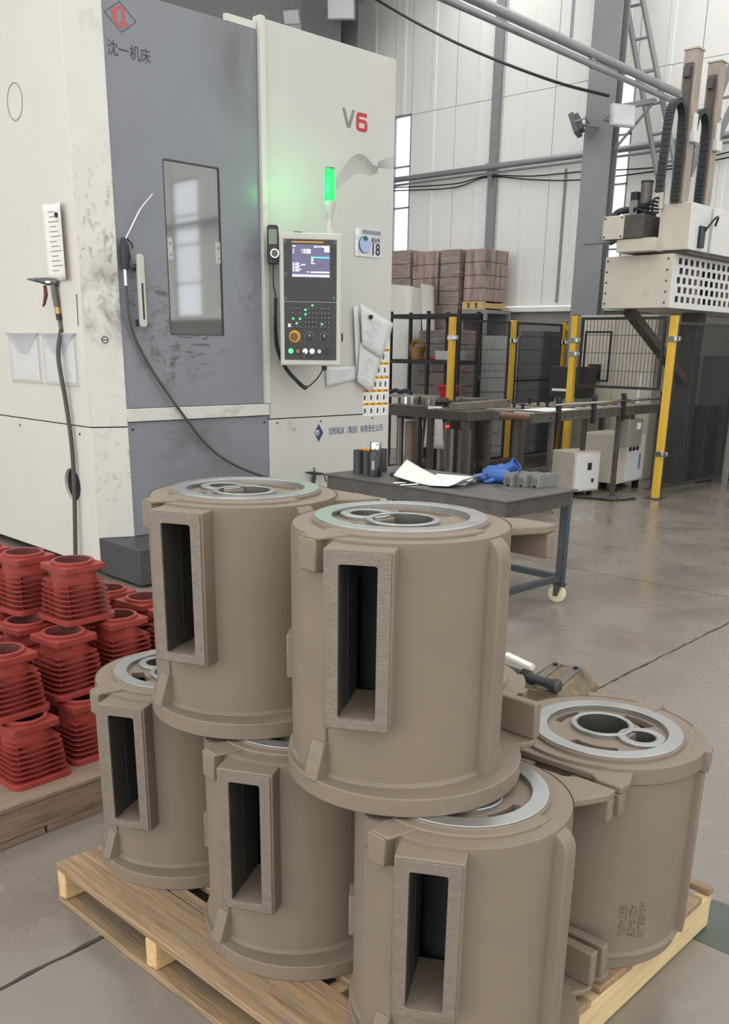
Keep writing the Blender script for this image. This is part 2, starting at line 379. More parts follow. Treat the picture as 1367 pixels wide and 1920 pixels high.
MB().tube([(0.2, 0.02, 4.2), (0.7, 0.02, 4.68)], 0.02).build('rail_stay', GALV, c1)
c2 = h_column('steel_column', -12.55, 12.75, 0.9, 0.45, 'grey steel column rising behind the tall machine top')
wp = MB().box(-0.075, 0.075, -0.06, 0.0, 2.26, 7.18)
wp = wp.build('wind_post', GALV, None, 0.004, loc=(-9.66, WY - 0.02, 0)); tag(wp, 'thin grey steel post on the white wall left of the thick column', 'post')
gp = thing('wall_pipe', 'horizontal grey pipe running along the white wall', 'pipe', (0, WY - 0.2, 4.33))
MB().cyl((-18.9, 0, 0), (14.3, 0, 0), 0.045, n=12).build('pipe_run', PIPE, gp)
MB().cyl((-18.9, 0.01, -0.085), (14.3, 0.01, -0.085), 0.02, n=8).build('conduit', PIPE, gp)
for x in (-13.8, -9.66, -5.5, -1.4):
    MB().prism([(0, 0.08), (0, -0.42), (-0.19, 0.05), (-0.19, 0.08)], -0.03, 0.03, frame((x, 0.18, -0.02), (0, 1, 0), (0, 0, 1), (1, 0, 0))).build('pipe_bracket', GALV, gp)
wd = MB().cyl((-8.33, WY - 0.025, 2.3), (-8.33, WY - 0.025, 4.2), 0.018, n=8).build('conduit_drop', GALV); tag(wd, 'thin vertical conduit below the wall pipe beside the thick column', 'conduit')
# overhead track running down the hall past the column
tr = thing('overhead_track', 'overhead pair of steel tubes crossing in front of the thick column', 'pipe', (-6.5, 0, 4.86))
MB().cyl((0, -6, 0.035), (0, 13.4, 0.035), 0.05, n=16).build('upper_tube', PIPE, tr)
MB().cyl((0.0, -6, -0.075), (0.0, 13.4, -0.075), 0.034, n=16).build('lower_tube', PIPE, tr)
for y in (2, 5, 8, 11): MB().box(-0.02, 0.02, y - 0.05, y + 0.05, -0.11, 0.09).build('clamp', GALV, tr, 0.004)
for y in (-5.2, 1.4, 6.1, 10.5): MB().cyl((0, y, 0.1), (0, y, 2.2), 0.02, n=8).build('hanger', GALV, tr)
# lattice brace rising beside the gantry
lb = thing('lattice_brace', 'sloping ladder-like steel brace left of the gantry masts', 'brace', (0, 13.2, 0))
def wallpt(px, py): p = at(px, py, Y=13.2); return Vector((p.x, 0, p.z))
for a, b in (((1166, -40), (1237, 352)), ((1197, -40), (1275, 352))):
    MB().tube([wallpt(*a), wallpt(*b)], 0.04, 6).build('rail', GALV, lb)
for a, b in (((1178, 13), (1208, 7)), ((1186, 76), (1219, 69)), ((1203, 137), (1232, 131)), ((1214, 197), (1245, 191)), ((1223, 253), (1255, 247)), ((1232, 305), (1267, 302))):
    MB().tube([wallpt(*a), wallpt(*b)], 0.018, 6).build('rung', GALV, lb)
lb2 = thing('lattice_brace', 'lower steel brace seen between the two gantry masts', 'brace', (0, 12.9, 0))
for a, b in (((1292, 330), (1372, 120)), ((1310, 345), (1372, 200))):
    p = at(*a, Y=12.9); q = at(*b, Y=12.9)
    MB().tube([(p.x, 0, p.z), (q.x, 0, q.z)], 0.045, 6).build('rail', GALV, lb2)
for a, b in (((1312, 285), (1332, 272)), ((1330, 235), (1352, 222)), ((1350, 185), (1372, 180))):
    p = at(*a, Y=12.9); q = at(*b, Y=12.9)
    MB().tube([(p.x, 0, p.z), (q.x, 0, q.z)], 0.018, 6).build('rung', GALV, lb2)
# floodlights
def floodlight(label, loc, aim, body, glass, grp='hall floodlights', s=1.0):
    t = thing('floodlight', label, 'floodlight', loc, 0, grp)
    d = Vector(aim).normalized(); u = d.cross(Vector((0, 0, 1))).normalized(); v = u.cross(d)
    T = frame((0, 0, 0), u, v, d)
    MB(T).box(-0.17 * s, 0.17 * s, -0.13 * s, 0.13 * s, -0.02, 0.05).build('housing', body, t, 0.01)
    MB(T).box(-0.15 * s, 0.15 * s, -0.11 * s, 0.11 * s, 0.0505, 0.055).build('lens', glass, t)
    for k in range(6): MB(T).box((-0.13 + 0.048 * k) * s, (-0.115 + 0.048 * k) * s, -0.1 * s, 0.1 * s, -0.07, -0.0205).build('cooling_fin', body, t)
    MB(T).tube([(-0.18 * s, 0, 0), (-0.19 * s, -0.02, -0.1), (-0.19 * s, -0.02, -0.14), (0.19 * s, -0.02, -0.14), (0.19 * s, -0.02, -0.1), (0.18 * s, 0, 0)], 0.012).build('yoke', GALV, t)
    return t
LENS = M('floodlight_glass', (206, 210, 212), 0.15, var=0.02)
p = at(1086, 233, Y=12.3); floodlight('dark floodlight on the left side of the thick column', (p.x - 0.04, 12.3, p.z), (-0.75, -0.3, -0.35), M('dark_lamp_body', (84, 88, 90), 0.45), LENS)
p = at(1166, 218, Y=12.2); floodlight('pale floodlight on the right side of the thick column, before the bright window', (p.x, 12.2, p.z), (0.75, -0.45, 0.1), M('pale_lamp_body', (190, 192, 190), 0.4), LENS)
MB().tube([(-0.02, 0.05, 0), (-0.12, 0.42, 0)], 0.018, 6).build('arm', GALV, bpy.data.objects['floodlight.001'])
MB().tube([(0.05, 0.03, 0), (0.16, 0.31, 0)], 0.018, 6).build('arm', GALV, bpy.data.objects['floodlight'])
p = at(640, 14, Y=12.3); floodlight('floodlight above the top edge of the tall machine', (p.x, 12.3, p.z), (0.45, -0.6, -0.12), GALV, LENS, s=1.35)
p = at(548, 30, Y=11.5); floodlight('small round floodlight partly hidden by the tall machine top', (p.x, 11.5, p.z), (0.4, -0.7, -0.5), GALV, LENS, s=0.8)
MB().cyl((0, 0, 0.1), (0, 0, RZ - p.z - 0.01), 0.012, n=8).build('hanger_rod', GALV, bpy.data.objects['floodlight.003'])
def cable(name, label, pts, r, mat=BLACK, cat='cable', grp=None, k=8):
    o = MB().tube(spline(pts, k), r, 6).build(name, mat); tag(o, label, cat, grp); return o
cable('overhead_cable', 'thin black cable drooping from the ceiling to the thick column', [at(640, -40, Y=12.0), at(780, 42, Y=12.0), at(900, 100, Y=12.1), at(1040, 153, Y=12.2), at(1142, 180, Y=12.3)], 0.02)
cable('wall_wire', 'upper thin wire sagging along the wall under the pipe', [at(735, 352, Y=13.5), at(850, 345, Y=13.5), at(914, 330, Y=13.5), at(1000, 330, Y=13.5), at(1090, 322, Y=13.5), at(1250, 312, Y=13.5), at(1367, 285, Y=13.5)], 0.01)
cable('wall_wire', 'lower thin wire sagging along the wall under the pipe', [at(735, 358, Y=13.5), at(850, 352, Y=13.5), at(914, 332, Y=13.5), at(1000, 337, Y=13.5), at(1090, 337, Y=13.5), at(1250, 318, Y=13.5), at(1367, 295, Y=13.5)], 0.01)
# ================================================================== timber pallet under the castings
PZ = 0.13
pal = thing('timber_pallet', 'pale timber pallet carrying the taupe castings', 'pallet', (-2.296, 1.178, 0), R(-1.5))
PLX, PLY = 1.45, 1.275
def board(name, x0, x1, y0, y1, z0, z1, mat, seed=0, bev=0.003):
    rnd = random.Random(seed); j = lambda: rnd.uniform(-0.004, 0.004)
    p = [(x0 + j(), y0 + j()), (x0 + (x1 - x0) * .33, y0 + j()), (x0 + (x1 - x0) * .66, y0 + j()), (x1 + j(), y0 + j()), (x1 + j(), y1 + j()), (x0 + (x1 - x0) * .66, y1 + j()), (x0 + (x1 - x0) * .33, y1 + j()), (x0 + j(), y1 + j())]
    return MB().prism(p, z0, z1).build(name, mat, pal, bev, 1)
yb = 0.0
for k, (w_, g_) in enumerate(((0.155, 0.004), (0.016 + 0.0, 0.03),) [:1] + ((0.035, 0.045), (0.16, 0.05), (0.15, 0.05), (0.15, 0.055), (0.15, 0.06), (0.14, 0.05), (0.13, 0.0))):
    if yb + w_ > PLY + 0.01: w_ = PLY - yb
    board('deck_board', 0.0, PLX, yb, yb + w_, PZ - 0.022, PZ, WOOD, 5 + k)
    yb += w_ + g_
for k, x in enumerate((0.0, 0.47, 0.95)):
    board('stringer', x, x + 0.04, 0.004, PLY - 0.005, 0.021, PZ - 0.0225, WOODEND, 40 + k)
board('stringer', PLX - 0.045, PLX, 0.004, PLY - 0.005, 0.005, PZ - 0.0225, WOODY, 49)
for k, (y0, y1) in enumerate(((0.0, 0.1), (0.56, 0.68), (1.175, 1.275))):
    board('bottom_board', 0.0, PLX - 0.05, y0, y1, 0.0, 0.02, WOODEND if k else WOOD, 60 + k)

# ================================================================== taupe castings
H_C = 0.5634
def azd(az): return Vector((math.sin(R(az)), math.cos(R(az)), 0))
def radial(az):
    d = azd(az); t = Vector((d.y, -d.x, 0))          # t: clockwise seen from above
    return d, t
def make_casting():
    t = thing('metal_casting', '', 'casting')
    RB = 0.235; zt = H_C - 0.013
    s_az = -168.0; sd, su = radial(s_az)               # slot box faces along sd, su across it
    su = Vector((-sd.y, sd.x, 0))
    OW, O0, O1 = 0.037, 0.205, 0.515                   # slot opening half width, bottom, top
    UC = -0.03                                         # the port sits off the radial line
    half = math.asin((OW + 0.004) / RB); th0 = math.atan2(sd.y, sd.x) + math.asin(UC / RB)
    body = MB()
    N = 84
    th = [th0 + half + (2 * math.pi - 2 * half) * i / N for i in range(N + 1)] + [th0 - half + 2 * half * i / 4 for i in range(1, 4)]
    zs = [0.03, O0 - 0.01, O1 + 0.01, zt]
    inner = MB()
    for rr in (RB, RB - 0.018):
        n = len(th)
        vs = [(rr * math.cos(a), rr * math.sin(a), z) for z in zs for a in th]
        fs = []
        for j in range(3):
            for i in range(n):
                if j == 1 and i >= N: continue
                fs.append((j * n + i, j * n + (i + 1) % n, (j + 1) * n + (i + 1) % n, (j + 1) * n + i))
        (body if rr == RB else inner).add(vs, fs)
    body.lathe([(RB - 0.018, 0.03), (RB, 0.03)], 84)
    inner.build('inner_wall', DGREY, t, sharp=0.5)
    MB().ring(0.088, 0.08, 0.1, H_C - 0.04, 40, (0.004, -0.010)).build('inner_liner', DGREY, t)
    body.build('body', CAST, t, sharp=0.5)
    # rectangular port with its raised frame
    T = frame(su * UC, su, (0, 0, 1), sd)
    MB(T).plate([rect(-0.0685, 0.0685, 0.178, 0.545), rect(-OW - 0.003, OW + 0.003, O0 - 0.003, O1 + 0.003, 0.007)], 0.19, 0.28).build('port_frame', CAST, t, 0.003)
    PORTIN = M('shaded_port_wall', (62, 57, 51), 0.55, var=0.12, scale=30)  # shade inside the port, painted into its side and top walls
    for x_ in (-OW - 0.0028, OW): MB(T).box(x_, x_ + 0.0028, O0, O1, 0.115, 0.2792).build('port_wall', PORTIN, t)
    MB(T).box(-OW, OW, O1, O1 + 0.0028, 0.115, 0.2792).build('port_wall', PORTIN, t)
    MB(T).box(-OW, OW, O0 - 0.0028, O0, 0.115, 0.2792).build('port_floor', CAST, t)
    MB(T).plate([rect(-0.064, 0.064, 0.183, 0.540), rect(-OW - 0.001, OW + 0.001, O0 - 0.001, O1 + 0.001, 0.006)], 0.2795, 0.2845).build('port_face', CASTROUGH, t, 0.001)
    # head: stepped top, machined ring, recess with openings, two bored bosses
    rc = (0.0, 0.018)
    MB().ring(RB, 0.16, zt - 0.018, zt, 84).build('head_plate', CAST, t, 0.006, 3)
    az_ = [128 + 100 * i / 30 for i in range(31)]
    MB().prism([(0.213 * math.sin(R(z_)), rc[1] + 0.213 * math.cos(R(z_))) for z_ in az_] + [(0.17 * math.sin(R(z_)), rc[1] + 0.17 * math.cos(R(z_))) for z_ in reversed(az_)], zt - 0.005, H_C - 0.006).build('head_step', CAST, t, 0.003)
    MB().ring(0.1905, 0.17, zt - 0.005, H_C - 0.004, 72, rc).build('ring_collar', CAST, t, 0.002)
    MB().ring(0.186, 0.149, H_C - 0.03, H_C, 72, rc).build('machined_ring', STEELRING, t, 0.0012, 1)
    big, small = (0.004, -0.012), (-0.074, 0.066)
    def kidney(c, r0, r1, a0, a1, n=10):
        return [(c[0] + r1 * math.cos(R(a0 + (a1 - a0) * i / n)), c[1] + r1 * math.sin(R(a0 + (a1 - a0) * i / n))) for i in range(n + 1)] + \
               [(c[0] + r0 * math.cos(R(a1 - (a1 - a0) * i / n)), c[1] + r0 * math.sin(R(a1 - (a1 - a0) * i / n))) for i in range(n + 1)]
    MB().plate([circ(0.152, 64, rc), circ(0.07, 40, big), circ(0.04, 28, small), kidney(rc, 0.1, 0.136, 195, 235), kidney(rc, 0.1, 0.14, 30, 90), kidney(rc, 0.118, 0.138, 290, 330)], H_C - 0.03, H_C - 0.014).build('recess_floor', CAST, t)
    b1 = MB().ring(0.079, 0.0665, H_C - 0.04, H_C - 0.003, 48, big).build('bore_boss', STEELRING, t, 0.0015, 1)
    MB().ring(0.067, 0.064, H_C - 0.16, H_C - 0.004, 48, big).build('bore', BORE, b1)
    MB().ring(0.0665, 0.052, H_C - 0.115, H_C - 0.1, 48, big).build('bore_shoulder', BORE, b1)
    b2 = MB().ring(0.058, 0.037, H_C - 0.04, H_C - 0.0055, 40, small).build('bore_boss', STEELRING, t, 0.0015, 1)
    MB().ring(0.0375, 0.035, H_C - 0.14, H_C - 0.006, 36, small).build('bore', BORE, b2)
    MB().box(-0.03, 0.03, 0.05, 0.085, H_C - 0.036, H_C - 0.01, frame((big[0], big[1], 0), (0.7, 0.7, 0), (-0.7, 0.7, 0), (0, 0, 1))).build('boss_web', CAST, t, 0.004)
    # thick rim on the far side of the head
    n = 40; az_ = [-96 + (110) * i / n for i in range(n + 1)]
    ro = [0.248 if z_ < -50 else 0.248 - 0.012 * (z_ + 50) / 64 for z_ in az_]
    arc = [(r_ * math.sin(R(z_)), r_ * math.cos(R(z_))) for r_, z_ in zip(ro, az_)] + [(0.222 * math.sin(R(z_)), 0.222 * math.cos(R(z_))) for z_ in reversed(az_)]
    MB().prism(arc, H_C - 0.058, H_C - 0.0125).build('head_rim', CAST, t, 0.004)
    d, q = radial(-62)
    MB(frame((0, 0, 0), d, q, (0, 0, 1))).box(0.215, 0.2525, -0.016, 0.016, 0.036, H_C - 0.07).build('rear_rib', CAST, t, 0.004)
    MB(frame((0, 0, 0), d, q, (0, 0, 1))).box(0.215, 0.262, -0.02, 0.02, H_C - 0.068, H_C - 0.0115).build('rim_lug', CAST, t, 0.003)
    # base flange, eccentric to the barrel
    fc = (0.020, -0.027)
    MB().ring(0.2635, 0.19, 0.0, 0.041, 110, fc).build('base_flange', CAST, t, 0.0025, 2)
    MB().lathe([(0.22, 0.038), (0.244, 0.0405), (0.2385, 0.0435), (0.2345, 0.05), (0.22, 0.05)], 84, (0, 0, 0), True).build('base_fillet', CAST, t, sharp=1.2)
    # tall rib with a rounded shoulder
    d, q = radial(128)
    prof = [(0.195, 0.036), (0.262, 0.036), (0.262, H_C - 0.066)] + [(0.214 + 0.048 * math.cos(R(a)), H_C - 0.06 + 0.048 * math.sin(R(a))) for a in (15, 30, 45, 60, 75, 90)] + [(0.185, H_C - 0.010), (0.185, H_C - 0.03), (0.195, H_C - 0.03)]
    MB().prism(prof, -0.022, 0.022, frame((0, 0, 0), d, (0, 0, 1), q)).build('tall_rib', CAST, t, 0.005, 3)
    # square pad beside the port and its strap on the head
    d, q = radial(-135)
    TP = frame((0, 0, 0), d, q, (0, 0, 1))
    MB(TP).box(0.2, 0.264, -0.02, 0.03, H_C - 0.08, H_C - 0.014).build('corner_pad', CAST, t, 0.004)
    MB(TP).prism([(0.185, -0.045), (0.232, -0.034), (0.262, -0.028), (0.262, 0.022), (0.232, 0.03), (0.19, 0.03)], H_C - 0.016, H_C - 0.0085).build('pad_strap', CAST, t, 0.003)
    # raised strip running down from the pad, sloping strut on the flange
    a0, a1, n = R(90 + 117), R(90 + 141), 8
    arc = [(0.2415 * math.cos(a0 + (a1 - a0) * i / n), 0.2415 * math.sin(a0 + (a1 - a0) * i / n)) for i in range(n + 1)] + \
          [(0.225 * math.cos(a1 - (a1 - a0) * i / n), 0.225 * math.sin(a1 - (a1 - a0) * i / n)) for i in range(n + 1)]
    MB().prism(arc, 0.035, H_C - 0.082).build('raised_strip', CAST, t, 0.003)
    d, q = radial(-137)
    MB().prism([(0.22, 0.036), (0.272, 0.036), (0.272, 0.044), (0.247, 0.118), (0.22, 0.118)], -0.019, 0.019, frame((0, 0, 0), d, (0, 0, 1), q)).build('strut', CAST, t, 0.003)
    d, q = radial(-88)
    MB(frame((0, 0, 0), d, q, (0, 0, 1))).box(0.215, 0.245, -0.03, 0.03, 0.2, 0.3).build('side_pad', CAST, t, 0.003)
    # four mounting feet on the flat side
    n_, t_ = radial(42)
    TF = frame((0, 0, 0), t_, n_, (0, 0, 1))
    top = [(-0.15, 0.12), (-0.186, 0.226), (-0.186, 0.2655), (-0.125, 0.2655), (-0.10, 0.246), (0.10, 0.246), (0.128, 0.2655), (0.222, 0.2655), (0.222, 0.228), (0.18, 0.15), (0.15, 0.12)]
    MB(TF).prism(top, H_C - 0.039, H_C - 0.02).build('foot_plate', CAST, t, 0.004)
    for sgn, ex in ((1, 0.222), (-1, 0.186)):
        for up in (True, False):
            za, zb = (H_C - 0.096, H_C - 0.0395) if up else (0.036, 0.124)
            x2, x3 = sorted((sgn * 0.05, sgn * (ex - 0.0003)))
            f = MB(TF)
            f.box(x2, x3, 0.238, 0.2652, za, zb)
            f.build('mounting_foot', CAST, t, 0.004)
            if not up: MB(TF).prism([(sgn * 0.08, 0.18), (sgn * 0.08, 0.2652), (sgn * (ex - 0.012), 0.2652), (sgn * (ex + 0.0), 0.25), (sgn * ex, 0.225), (sgn * (ex - 0.045), 0.155)], 0.0205, 0.0355).build('foot_lip', CAST, t, 0.003)
    return t
proto = make_casting()
def rot_about(o, loc, rz): o.location = loc; o.rotation_euler = (0, 0, rz)
def cw(x, y, z): return yawed((x, y, z))
GRP = 'taupe castings stacked on the pallet'
Z1, Z2 = PZ, PZ + H_C
specs = [
    (0.0736, 1.970, Z2, 0, 'upper taupe casting nearest the camera, resting on the lower layer in mid-picture'),
    (-0.310, 2.348, Z2, 0, 'upper taupe casting at the left, in front of the grey machine door'),
    (-0.5495, 2.571, Z1, 0, 'lower taupe casting at the left corner of the pallet beside the red cylinders'),
    (-0.169, 2.183, Z1, 0, 'lower taupe casting with an open port, between the corner one and the foremost one'),
    (0.2195, 1.816, Z1, 0, 'foremost lower taupe casting, cut off by the bottom of the picture'),
    (0.617, 2.193, Z1, 180, 'lower taupe casting at right with cast lettering and an uncovered bored head'),
    (0.225, 2.575, Z1, 180, 'rear lower taupe casting mostly hidden behind the upper one, beside the oily tool box'),
]
castings = []
for i, (x, y, z, rz, lab) in enumerate(specs):
    o = proto if i == 0 else copy_tree(proto)
    rot_about(o, cw(x, y, z), YAW + R(rz) + R((0, -8.0, -3.0, -3.0, -0.5, 0, 0)[i]))
    o['label'] = lab; o['group'] = GRP
    castings.append(o)
for o in castings[:5]:                                # these stand with their plain side outwards
    for ch in list(o.children):
        if ch.name.split('.')[0] in ('head_rim', 'rim_lug', 'rear_rib'): bpy.data.objects.remove(ch)
# cast lettering wrapped on the barrel of the right-hand casting
def wrapped_text(parent, lines, az, z0, size, rr):
    for k, ln in enumerate(lines):
        m = MB().text(ln, size, 0.005, align='LEFT', bold=0.0002)
        ang0 = R(90 - az)
        out = []
        for (x, y, z) in m.v:                       # text runs downwards, letters lie on their side
            u = (k - 1) * size * 0.98 - y
            a = ang0 - u / rr
            out.append(((rr + z) * math.cos(a), (rr + z) * math.sin(a), z0 - x))
        m.v = out
        m.build('cast_lettering', CAST, parent)
wrapped_text(castings[5], ['AXG5.10', 'AZ18-25', '8RT40X'], -12.5, 0.186, 0.0265, 0.2355)

# ================================================================== red finned cylinders on their platform
plat = thing('wooden_platform', 'weathered wooden platform carrying the red finned cylinders', 'pallet', (-2.68, 0.0, 0))
for k in range(6):
    MB().box(-0.0 - 0.2 * (k + 1) + 0.004, -0.2 * k, -0.6, 2.75, 0.13, 0.15).build('deck_board', OLDWOOD, plat, 0.004, 1)
MB().box(-0.04, -0.006, -0.59, 2.74, 0.03, 0.1295).build('side_beam', OLDWOOD, plat, 0.003, 1)
MB().box(-1.2, -1.16, -0.59, 2.74, 0.03, 0.1295).build('side_beam', OLDWOOD, plat, 0.003, 1)
for y in (-0.55, 0.3, 1.15, 1.9, 2.6):
    MB().box(-1.15, -0.05, y, y + 0.09, 0.03, 0.129).build('cross_beam', OLDWOOD, plat, 0.003, 1)
MB().box(-0.16, -0.01, -0.59, 1.36, 0.0, 0.0295).build('runner', OLDWOOD, plat, 0.003, 1)
MB().box(-0.16, -0.01, 1.37, 2.7, 0.0, 0.0295).build('runner', OLDWOOD, plat, 0.003, 1)
MB().box(-1.15, -1.0, -0.59, 2.7, 0.0, 0.0295).build('runner', OLDWOOD, plat, 0.003, 1)
HR = 0.225
def make_cylinder():
    t = thing('finned_cylinder', '', 'cylinder')
    MB().plate([rect(-0.11, 0.11, -0.11, 0.11, 0.032, 5), circ(0.066, 32)], 0, 0.02).build('base_plate', RED, t, 0.003)
    MB().ring(0.083, 0.066, 0.005, HR - 0.02, 40).build('barrel', RED, t)
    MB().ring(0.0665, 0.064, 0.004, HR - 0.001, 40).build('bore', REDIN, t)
    for k in range(7):
        s = (0.102, 0.1, 0.099, 0.098, 0.096, 0.092, 0.086)[k]; z = 0.036 + 0.0185 * k
        r = 0.03 if k < 5 else 0.018
        if k < 6: lp = rect(-s, s, -s, s, r, 4)
        else:                                           # the topmost fin is scalloped between its corners
            c = 0.066
            lp = []
            for a in range(4):
                ca, sa = math.cos(R(90 * a)), math.sin(R(90 * a))
                for x, y in ((s, -s * 0.92), (s * 0.98, -0.05), (0.086, -0.024), (0.083, 0), (0.086, 0.024), (s * 0.98, 0.05), (s, s * 0.92)):
                    lp.append((x * ca - y * sa, x * sa + y * ca))
        MB().plate([lp, circ(0.08, 28)], z, z + 0.0036).build('fin', RED, t)
    MB().box(0.083, 0.1, -0.002, 0.002, 0.02, 0.145, Matrix.Rotation(R(-45), 4, 'Z')).build('fin_web', RED, t)
    MB().box(0.083, 0.1, -0.002, 0.002, 0.02, 0.145, Matrix.Rotation(R(-108), 4, 'Z')).build('fin_web', RED, t)
    MB().plate([rect(-0.0875, 0.0875, -0.0875, 0.0875, 0.012, 3), circ(0.066, 32)], HR - 0.035, HR - 0.013).build('top_flange', RED, t, 0.003)
    MB().ring(0.0775, 0.0655, HR - 0.014, HR, 44).build('rim', RED, t, 0.0025)
    a = R(-22)
    tri = MB(frame((0.0832 * math.cos(a), 0.0832 * math.sin(a), 0.176), (-math.sin(a), math.cos(a), 0), (0, 0, 1), (math.cos(a), math.sin(a), 0)))
    tri.prism([(-0.009, 0.007), (0, -0.009), (0.009, 0.007), (0.007, 0.007), (0, -0.0055), (-0.007, 0.007)], -0.002, 0.0012).build('cast_mark', RED, t)
    return t
rproto = make_cylinder()
RG = 'red finned cylinders piled on the platform'
B0 = 0.15
# (x, y, layer, label)
reds = [
    (-2.862, 1.412, 0, 'red finned cylinder on the platform edge, foremost of the bottom layer'),
    (-2.898, 1.656, 0, 'red finned cylinder on the platform edge beside the left corner casting, bottom layer'),
    (-2.94, 1.395, 1, 'red finned cylinder of the middle layer cut off by the left picture edge'),
    (-2.985, 1.655, 1, 'red finned cylinder of the middle layer, above the one beside the corner casting'),
    (-3.215, 1.632, 1, 'red finned cylinder of the middle layer whose rim peeps out under the top ones'),
    (-3.035, 1.915, 1, 'red finned cylinder just behind the left corner casting, middle layer'),
    (-2.96, 2.145, 1, 'red finned cylinder half hidden by the upper left casting, middle layer'),
    (-3.188, 2.148, 1, 'red finned cylinder beside the charcoal step, middle layer'),
    (-3.415, 2.12, 1, 'red finned cylinder farthest back in the middle layer near the charcoal step'),
    (-3.105, 1.785, 2, 'topmost red finned cylinder nearest the charcoal step'),
    (-3.36, 1.725, 2, 'second topmost red finned cylinder from the charcoal step'),
    (-3.60, 1.67, 2, 'topmost red finned cylinder at the left picture edge'),
    (-3.30, 1.865, 1, 'red finned cylinder supporting the two top ones from behind'),
    (-3.18, 1.395, 1, 'red finned cylinder of the middle layer at the left picture edge, behind the foremost stack'),
    (-3.447, 1.62, 1, 'red finned cylinder of the middle layer under the second topmost one'),
    (-3.135, 1.40, 0, 'red finned cylinder of the bottom layer behind the foremost one'),
    (-3.155, 1.655, 0, 'red finned cylinder of the bottom layer behind the corner stack'),
    (-2.945, 1.905, 0, 'red finned cylinder of the bottom layer behind the left corner casting'),
    (-2.94, 2.155, 0, 'red finned cylinder of the bottom layer hidden behind the castings'),
    (-3.2, 1.91, 0, 'red finned cylinder of the bottom layer inside the pile'),
    (-3.2, 2.155, 0, 'red finned cylinder of the bottom layer at the far end of the pile'),
    (-3.45, 2.1, 0, 'red finned cylinder of the bottom layer at the rear of the pile'),
    (-3.42, 1.62, 0, 'red finned cylinder of the bottom layer in the rear row'),
    (-3.66, 1.62, 0, 'red finned cylinder of the bottom layer at the rear corner'),
    (-3.68, 1.66, 1, 'red finned cylinder of the middle layer at the rear corner'),
    (-3.45, 1.86, 0, 'red finned cylinder of the bottom layer in the middle of the rear row'),
]
rr_ = random.Random(3)
for i, (x, y, l, lab) in enumerate(reds):
    o = rproto if i == 0 else copy_tree(rproto)
    rot_about(o, (x, y, B0 + l * HR), R(rr_.uniform(-2.5, 2.5) + (2.5 if l else 1.0)))
    o['label'] = lab; o['group'] = RG

# ================================================================== oily tool box with hammer on the floor behind the castings
TB = M('oily_yellow_box', (112, 98, 74), 0.5, var=0.3, scale=14, dirt=[((58, 52, 46), 0.5, 0.68, 9), ((196, 150, 60), 0.62, 0.72, 7)], metal=0.2)
tb = thing('tool_box', 'oily yellow steel box on the floor behind the right casting', 'box', (at(1040, 1268, Z=0.17).x, at(1040, 1268, Z=0.17).y, 0), R(12))
TB_ = frame((0, 0, 0), (1, 0, 0), (0, 1, 0), (0, 0, 1))
MB().prism([(-0.15, 0.0), (0.15, 0.0), (0.15, 0.1), (0.08, 0.165), (-0.08, 0.165), (-0.15, 0.1)], -0.2, 0.2, frame((0, 0, 0), (1, 0, 0), (0, 0, 1), (0, -1, 0))).build('case', TB, tb, 0.006)
for x in (-0.05, 0.05): MB().box(x - 0.02, x + 0.02, -0.19, 0.19, 0.165, 0.172).build('top_bar', M('oily_iron', (112, 106, 96), 0.45, metal=0.4, var=0.2, scale=20), tb, 0.002)
for x in (-0.05, 0.05):
    for y in (-0.15, 0.15): MB().cyl((x, y, 0.172), (x, y, 0.182), 0.013, n=8).build('bolt', BLACK, tb)
wa, wz_ = at(972, 1262, Z=0.206), at(1046, 1288, Z=0.2)
hm = thing('long_wrench', 'black tubular tool with a flared end lying across the oily box', 'tool', tuple(wa))
wd_ = wz_ - wa
MB().tube([wd_ * -0.35, wd_ * 0.1, wd_ * 0.3, wd_ * 0.42, wd_ * 0.75, wd_ * 0.92, wd_], [0.018, 0.018, 0.026, 0.02, 0.021, 0.031, 0.032], 14).build('shaft', BLACK, hm)
for k in range(4): MB().cyl(wd_ * (0.1 + 0.055 * k), wd_ * (0.13 + 0.055 * k), 0.028, n=14).build('grip_ring', BLACK, hm)
MB().cyl(wd_ * 1.0005, wd_ * 1.04, 0.03, 0.024, 14).build('end_cap', DGREY, hm)
ba, bb = at(951, 1228, Z=0.2), at(999, 1251, Z=0.19)
wb = MB().tube([(0, 0, 0), bb - ba], 0.016, 6).build('white_bar', M('white_plastic', (226, 224, 214), 0.4), None, loc=tuple(ba)); tag(wb, 'small white bar lying behind the black tubular tool', 'bar')
# ================================================================== the tall machine tool
mc = thing('machine_tool', 'tall white machine tool with a grey sliding door', 'machine', (-5.792, 3.553, 0), R(-3.3))
FX = 0.103                       # front plane
FT = frame((FX, 0, 0), (0, 1, 0), (0, 0, 1), (1, 0, 0))       # (u along front, v up, w outward)
LT = frame((0, 0, 0), (1, 0, 0), (0, 0, 1), (0, -1, 0))       # left side: (u = x, v up, w outward)
SZ = 1.04                        # seam height
TOP = 3.76
